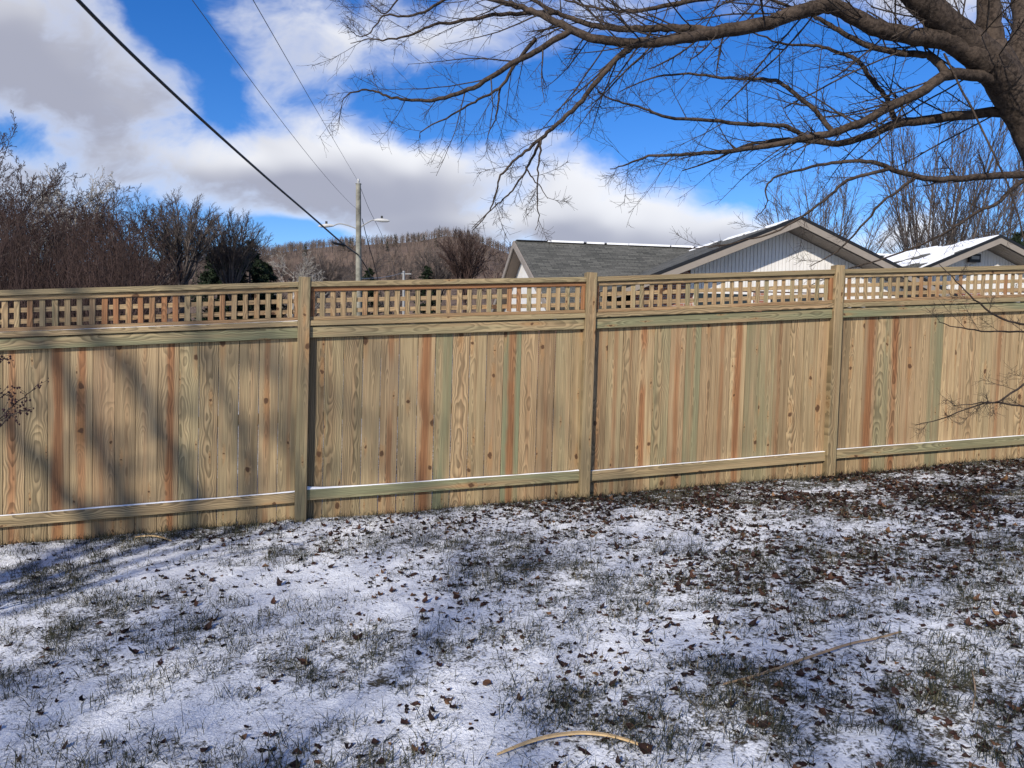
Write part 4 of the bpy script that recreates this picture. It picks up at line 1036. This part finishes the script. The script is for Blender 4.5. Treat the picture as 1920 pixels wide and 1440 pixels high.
# ------------------------------------------------------------------ berry shrub reaching in from the left
sb = at(-210, 1120, 3.9); sb[2] = float(gnd(sb[0], sb[1]))
shrub = tag(empty('berry_shrub', tuple(sb)), 'thin twiggy shrub with dark dried berries in front of the fence boards', 'shrub')
r_s = np.random.default_rng(4)
for pts in ([(-190, 1100, 3.9), (-110, 900, 3.85), (0, 783, 3.8), (35, 752, 3.78), (70, 721, 3.76)], [(-200, 1100, 3.9), (-90, 870, 3.8), (0, 800, 3.7), (23, 775, 3.68), (62, 766, 3.66)],
            [(-200, 1090, 3.9), (-120, 780, 3.8), (-30, 690, 3.74), (15, 672, 3.7)], [(-150, 900, 3.84), (-40, 770, 3.75), (0, 745, 3.72), (24, 738, 3.7)]):
    W_ = np.array([at(*p) for p in pts]) - sb; P, R = spline(W_, [.006, .0016], 22, r_s, .004)
    st = link('stem', tube_mesh('stem', [one_tube(P, R, 6)]), M['twig'], shrub)
    A = grow(r_s, P[None], R[None], 9, .45, 1.0, (30, 70), (.04, .14, 'abs'), 5, .14, .05, .6, .5, .0013, taper=.3)
    tag(link('twigs', tube_mesh('twigs', [(*A, 4)]), M['twig'], st), kind='stuff')
    mb = MB(); ico = [(0, 0, 1), (.9, 0, .2), (.28, .85, .3), (-.72, .53, .2), (-.72, -.53, .25), (.28, -.85, .2), (0, 0, -1)]
    for p in np.concatenate([A[0][:, -1], A[0][:, 2], P[12::3]]):
        for q in range(r_s.integers(1, 3)):
            c = p + r_s.normal(0, .006, 3) + [0, 0, -.006]; rr = r_s.uniform(.004, .008); V = [c + np.array(v) * rr for v in ico]
            mb.add(V, [(0, i, i % 5 + 1) for i in range(1, 6)] + [(6, i % 5 + 1, i) for i in range(1, 6)])
    tag(mb.build('berries', M['berry'], st), kind='stuff')

# ------------------------------------------------------------------ trees of the yard whose shade falls on the lawn and fence
def yard_tree(loc, H, seed, label, spread=1.0, rz=0.0):
    r = np.random.default_rng(seed)
    TP, TR = spline([(0, 0, -.3), (.1, .05, H * .2), (-.05, .1, H * .4), (.1, 0, H * .62), (0, .1, H * .85)], [.26, .20, .12, .06, .025], 16, r, .03)
    TP, TR = TP[None], TR[None]
    A = grow(r, TP, TR, 17, .28, .98, (35, 70), (.45 * spread, .75 * spread, 'rel'), 12, .09, .05, .62, .2, .02, taper=.5)
    B = grow(r, *A, 7, .2, .97, (25, 60), (.35, .6, 'rel'), 8, .11, .04, .6, .2, .010)
    C = grow(r, *B, 6, .15, .97, (25, 60), (.35, .6, 'rel'), 6, .12, .03, .6, .3, .006)
    D = grow(r, *C, 4, .2, 1.0, (25, 60), (.3, .6, 'rel'), 3, .12, .02, .7, .5, .005)
    o = tag(empty('bare_tree', (loc[0], loc[1], float(gz(loc[0], loc[1]))), rz), label, 'tree', 'shade trees of the yard')
    link('trunk', tube_mesh('trunk', [(TP, TR, 10), (*A, 7)]), M['bark'], o)
    link('crown', tube_mesh('crown', [(*B, 5), (*C, 4), (*D, 3)]), M['twig'], o)
yard_tree((-11.5, -12.0), 12.0, 51, 'bare yard tree shading the lawn by the berry shrub', 1.0)
yard_tree((-8.0, -12.5), 13.5, 52, 'bare yard tree shading the middle of the lawn', 1.0, 1.0)
yard_tree((-4.6, -12.0), 13.5, 53, 'bare yard tree shading the leafy side of the lawn', 1.0, 2.0)
yard_tree((-9.6, -15.0), 15.0, 55, 'tall bare yard tree whose upper limbs shade the fence boards', 1.0, 4.0)
def leaning_tree():
    """its limbs lean so that their shadows streak down across the left fence panel"""
    r = np.random.default_rng(54); fork = np.array([-8.9, -6.4, 6.3]); base = np.array([-8.3, -6.6, float(gz(-8.3, -6.6)) - .2])
    o = tag(empty('bare_tree', tuple(base)), 'leaning bare yard tree whose limbs streak the fence beside the berry shrub', 'tree', 'shade trees of the yard')
    P, R = spline([base, base * .5 + fork * .5 + [.1, 0, 0], fork], [.24, .18, .16], 12, r, .02)
    link('trunk', tube_mesh('trunk', [one_tube(P - base, R, 10)]), M['bark'], o)
    for k, (a, b, tt, rad) in enumerate((((195, 1010), (-10, 760), 16.2, .085), ((230, 950), (60, 590), 15.6, .07), ((330, 900), (140, 560), 16.6, .075), ((420, 830), (300, 560), 15.2, .05), ((520, 940), (440, 640), 16.0, .045))):
        A_, B_ = at(*a, 5.9) + SUN * tt, at(*b, 5.75) + SUN * (tt + .8)
        P, R = spline([fork - [0, 0, .3 * k], fork * .4 + A_ * .6, A_, A_ * .5 + B_ * .5, B_, B_ + (B_ - A_) * .8], [rad * 1.25, rad, rad * .9, rad * .8, rad * .7, rad * .25], 26, r, .025)
        l = link('limb', tube_mesh('limb', [one_tube(P - base, R, 8)]), M['bark'], o)
        G = grow(r, P[None] - base, R[None], 14, .3, 1, (25, 60), (.6, 1.6, 'abs'), 8, .09, .04, .5, .2, .008); H_ = grow(r, *G, 6, .2, 1, (25, 60), (.3, .6, 'rel'), 5, .1, .03, .6, .3, .005)
        tag(link('twigs', tube_mesh('twigs', [(*G, 4), (*H_, 3)]), M['twig'], l), kind='stuff')
leaning_tree()

# ------------------------------------------------------------------ grass, leaves, sticks
def in_view(x, y):
    return (np.abs(x) < 0.78 * y + .5) & (fence_dist(x, y) > -0.01) & (y > 2.3)
def grass():
    r = np.random.default_rng(33); n = 2000000
    x = r.uniform(-6.2, 6.4, n); y = 2.3 + 5.6 * r.random(n) ** 1.25
    patch = fbm(x * 1.3 + 3, y * 1.7, 31, 4); cl = fbm(x * 9, y * 9, 71, 3)
    dn = np.clip((0.72 - patch) * 2.0, 0.05, 1) * np.clip((cl - 0.40) * 4.5, 0.03, 1) * (1 - .7 * leafiness(x, y)) * .80
    near_f = np.exp(-np.maximum(fence_dist(x, y), 0) / .10)
    keep = in_view(x, y) & (r.random(n) < dn * 0.42 + .25 * near_f)
    x, y, patch = x[keep], y[keep], patch[keep]; n = len(x)
    z = gnd(x, y) - .004
    L = r.uniform(.022, .085, n) * (1 + .6 * (r.random(n) < .15)); az = r.uniform(0, 6.28, n) + .0; tilt = r.uniform(.25, 1.25, n)
    d = np.stack([np.cos(az) * np.sin(tilt), np.sin(az) * np.sin(tilt), np.cos(tilt)], 1)
    d2 = unit(d + np.stack([np.cos(az), np.sin(az), -0.6 + 0 * az], 1) * r.uniform(.1, .7, n)[:, None])
    w = r.uniform(.0008, .0019, n)[:, None]; sd = np.stack([-np.sin(az), np.cos(az), 0 * az], 1) * w
    b = np.stack([x, y, z], 1); m = b + d * (L * .55)[:, None]; t = m + d2 * (L * .5)[:, None]
    V = np.stack([b - sd, b + sd, m + sd * .8, m - sd * .8, t], 1).reshape(-1, 3)
    i = np.arange(n)[:, None] * 5
    me = mesh('grass', V, [i + np.array([[0, 1, 2, 3]]), i + np.array([[3, 2, 4]])])
    tone = np.clip(r.random(n) ** 1.3 * .9 + .25 * (fbm(x * 2.5, y * 2.5, 88, 3) - .4), 0, 1)
    a = me.attributes.new('tone', 'FLOAT', 'FACE'); a.data.foreach_set('value', np.concatenate([tone, tone]).astype(np.float32))
    return me, n
gm, gn = grass(); print('grass blades', gn)
tag(link('grass', gm, M['grass']), 'short winter grass poking through the thin snow', 'grass', kind='stuff')

def leaf_shape(r):
    k = 10; a = np.linspace(0, 2 * np.pi, k, endpoint=False)
    lob = 0.80 + .20 * np.abs(np.cos(a * 2.5)) * r.uniform(.3, 1, k); lob *= (1 + .25 * np.cos(a)) * r.uniform(.72, 1.12, k)
    o = np.stack([np.cos(a) * lob, np.sin(a) * lob * r.uniform(.45, .9), 0 * a], 1); h = o * .5
    V = np.concatenate([[[0, 0, 0]], h, o])
    c1, c2 = r.uniform(-.3, .9), r.uniform(-.2, 1.3)
    V[:, 2] = c1 * V[:, 0] ** 2 + c2 * V[:, 1] ** 2 + r.normal(0, .09, len(V)) - .12
    j = np.arange(k); q = (j + 1) % k
    return V, np.stack([0 * j, 1 + j, 1 + q], 1), np.stack([1 + j, 1 + k + j, 1 + k + q, 1 + q], 1)
def leaves():
    r = np.random.default_rng(12); n = 170000
    x = r.uniform(-5.6, 6.3, n); y = 2.4 + 5.4 * r.random(n)
    lf = leafiness(x, y); cl = fbm(x * 3.0, y * 3.0, 51, 3)
    keep = in_view(x, y) & (fence_dist(x, y) > .03) & (r.random(n) < (lf + .004) * np.clip((cl - .30) * 3.2, .08, 1.5) * .75)
    x, y = x[keep], y[keep]; n = len(x)
    size = r.uniform(.007, .029, n) * (1 + .30 * (r.random(n) < .10))
    app = size / y; order = np.argsort(-app)
    shp = [leaf_shape(r) for _ in range(12)]
    meshes = []
    for V, f3, f4 in shp:
        me = smooth(mesh('leaf', V, [f3, f4])); me.materials.append(M['leaf1']); meshes.append(me)
    Vs, F3_, F4_, t3, t4, off = [], [], [], [], [], 0
    for rank, k in enumerate(order):
        v = rank % 12; az, ti, ta = r.uniform(0, 6.28), r.uniform(0, .75) * r.random(), r.uniform(0, 6.28)
        Mx = Matrix.Rotation(ta, 3, 'Z') @ Matrix.Rotation(ti, 3, 'X') @ Matrix.Rotation(az, 3, 'Z')
        s = size[k]; z = float(gnd(x[k], y[k])) + s * .18 + .002
        if rank < 300:
            o = link('fallen_leaf', meshes[v]); o.matrix_world = Matrix.Translation((x[k], y[k], z)) @ Mx.to_4x4() @ Matrix.Scale(s, 4)
            tag(o, 'curled dark brown dead leaf lying on the snowy lawn', 'leaf', 'fallen leaves on the snow')
        else:
            V, f3, f4 = shp[v]
            if rank > 3500:                                  # small far leaves: outline fan only
                V = np.concatenate([V[:1], V[11:]]); f4 = f4[:0]
            Vs.append((V * s) @ np.array(Mx).T + [x[k], y[k], z]); F3_.append(f3 + off); F4_.append(f4 + off); off += len(V)
            t = r.random() ** 1.2; t3.append(np.full(len(f3), t)); t4.append(np.full(len(f4), t))
    me = smooth(mesh('fallen_leaves', np.concatenate(Vs), [np.concatenate(F3_), np.concatenate(F4_)]))
    a = me.attributes.new('tone', 'FLOAT', 'FACE'); a.data.foreach_set('value', np.concatenate(t3 + t4).astype(np.float32))
    tag(link('fallen_leaves', me, M['leaf']), 'drift of dead brown leaves thickening towards the fence', 'leaves', kind='stuff')
    print('leaves', n)
leaves()

def on_ground(px, py):
    lo, hi = 2.0, 9.0
    for _ in range(40):
        mid = (lo + hi) / 2; p = at(px, py, mid)
        if p[2] > gnd(p[0], p[1]): lo = mid
        else: hi = mid
    p = at(px, py, lo); p[2] = float(gnd(p[0], p[1])); return p
def ground_strip(name, pix, width, th, mat, label, lift, cat):
    pts = [on_ground(*p) for p in pix]
    P, _ = spline(pts, [1, 1], 24)
    t = unit(np.gradient(P, axis=0)); s = unit(np.cross(t, [0, 0, 1.0])); w = width * np.sin(np.linspace(.12, np.pi - .18, 24)) ** .6
    z = lift * np.sin(np.linspace(0, np.pi, 24)) + .006
    Pu = P + np.stack([0 * z, 0 * z, z], 1)
    ring = [Pu - s * w[:, None] / 2, Pu + s * w[:, None] / 2, Pu + s * w[:, None] * .4 + [0, 0, th], Pu - s * w[:, None] * .4 + [0, 0, th]]
    V = np.stack(ring, 1).reshape(-1, 3); i = np.arange(23)[:, None] * 4
    F = np.concatenate([i + np.array([[q, (q+1) % 4, (q+1) % 4 + 4, q + 4]]) for q in range(4)] + [np.array([[0, 3, 2, 1], [92, 93, 94, 95]])])
    return tag(link(name, mesh(name, V, [F]), mat), label, cat)
ground_strip('wood_strip', [(932, 1419), (975, 1404), (1020, 1392), (1070, 1385), (1110, 1384), (1160, 1390), (1215, 1406)], .020, .006, M['strip'], 'pale curved sliver of fresh wood lying on the snow', .012, 'wood strip')
ground_strip('wood_strip', [(252, 1009), (278, 1008), (300, 1010), (322, 1016)], .022, .006, M['strip'], 'short pale wood sliver near the foot of the fence boards', .008, 'wood strip')
ground_strip('stick', [(1356, 1287), (1420, 1272), (1500, 1245), (1590, 1215), (1640, 1203), (1690, 1188)], .010, .008, M['stick'], 'long straight dry stick lying among leaves', .008, 'stick')
ground_strip('stick', [(1822, 1262), (1826, 1285), (1828, 1310), (1822, 1340)], .007, .006, M['stick'], 'short bent straw coloured stick in a dark grass tuft', .012, 'stick')
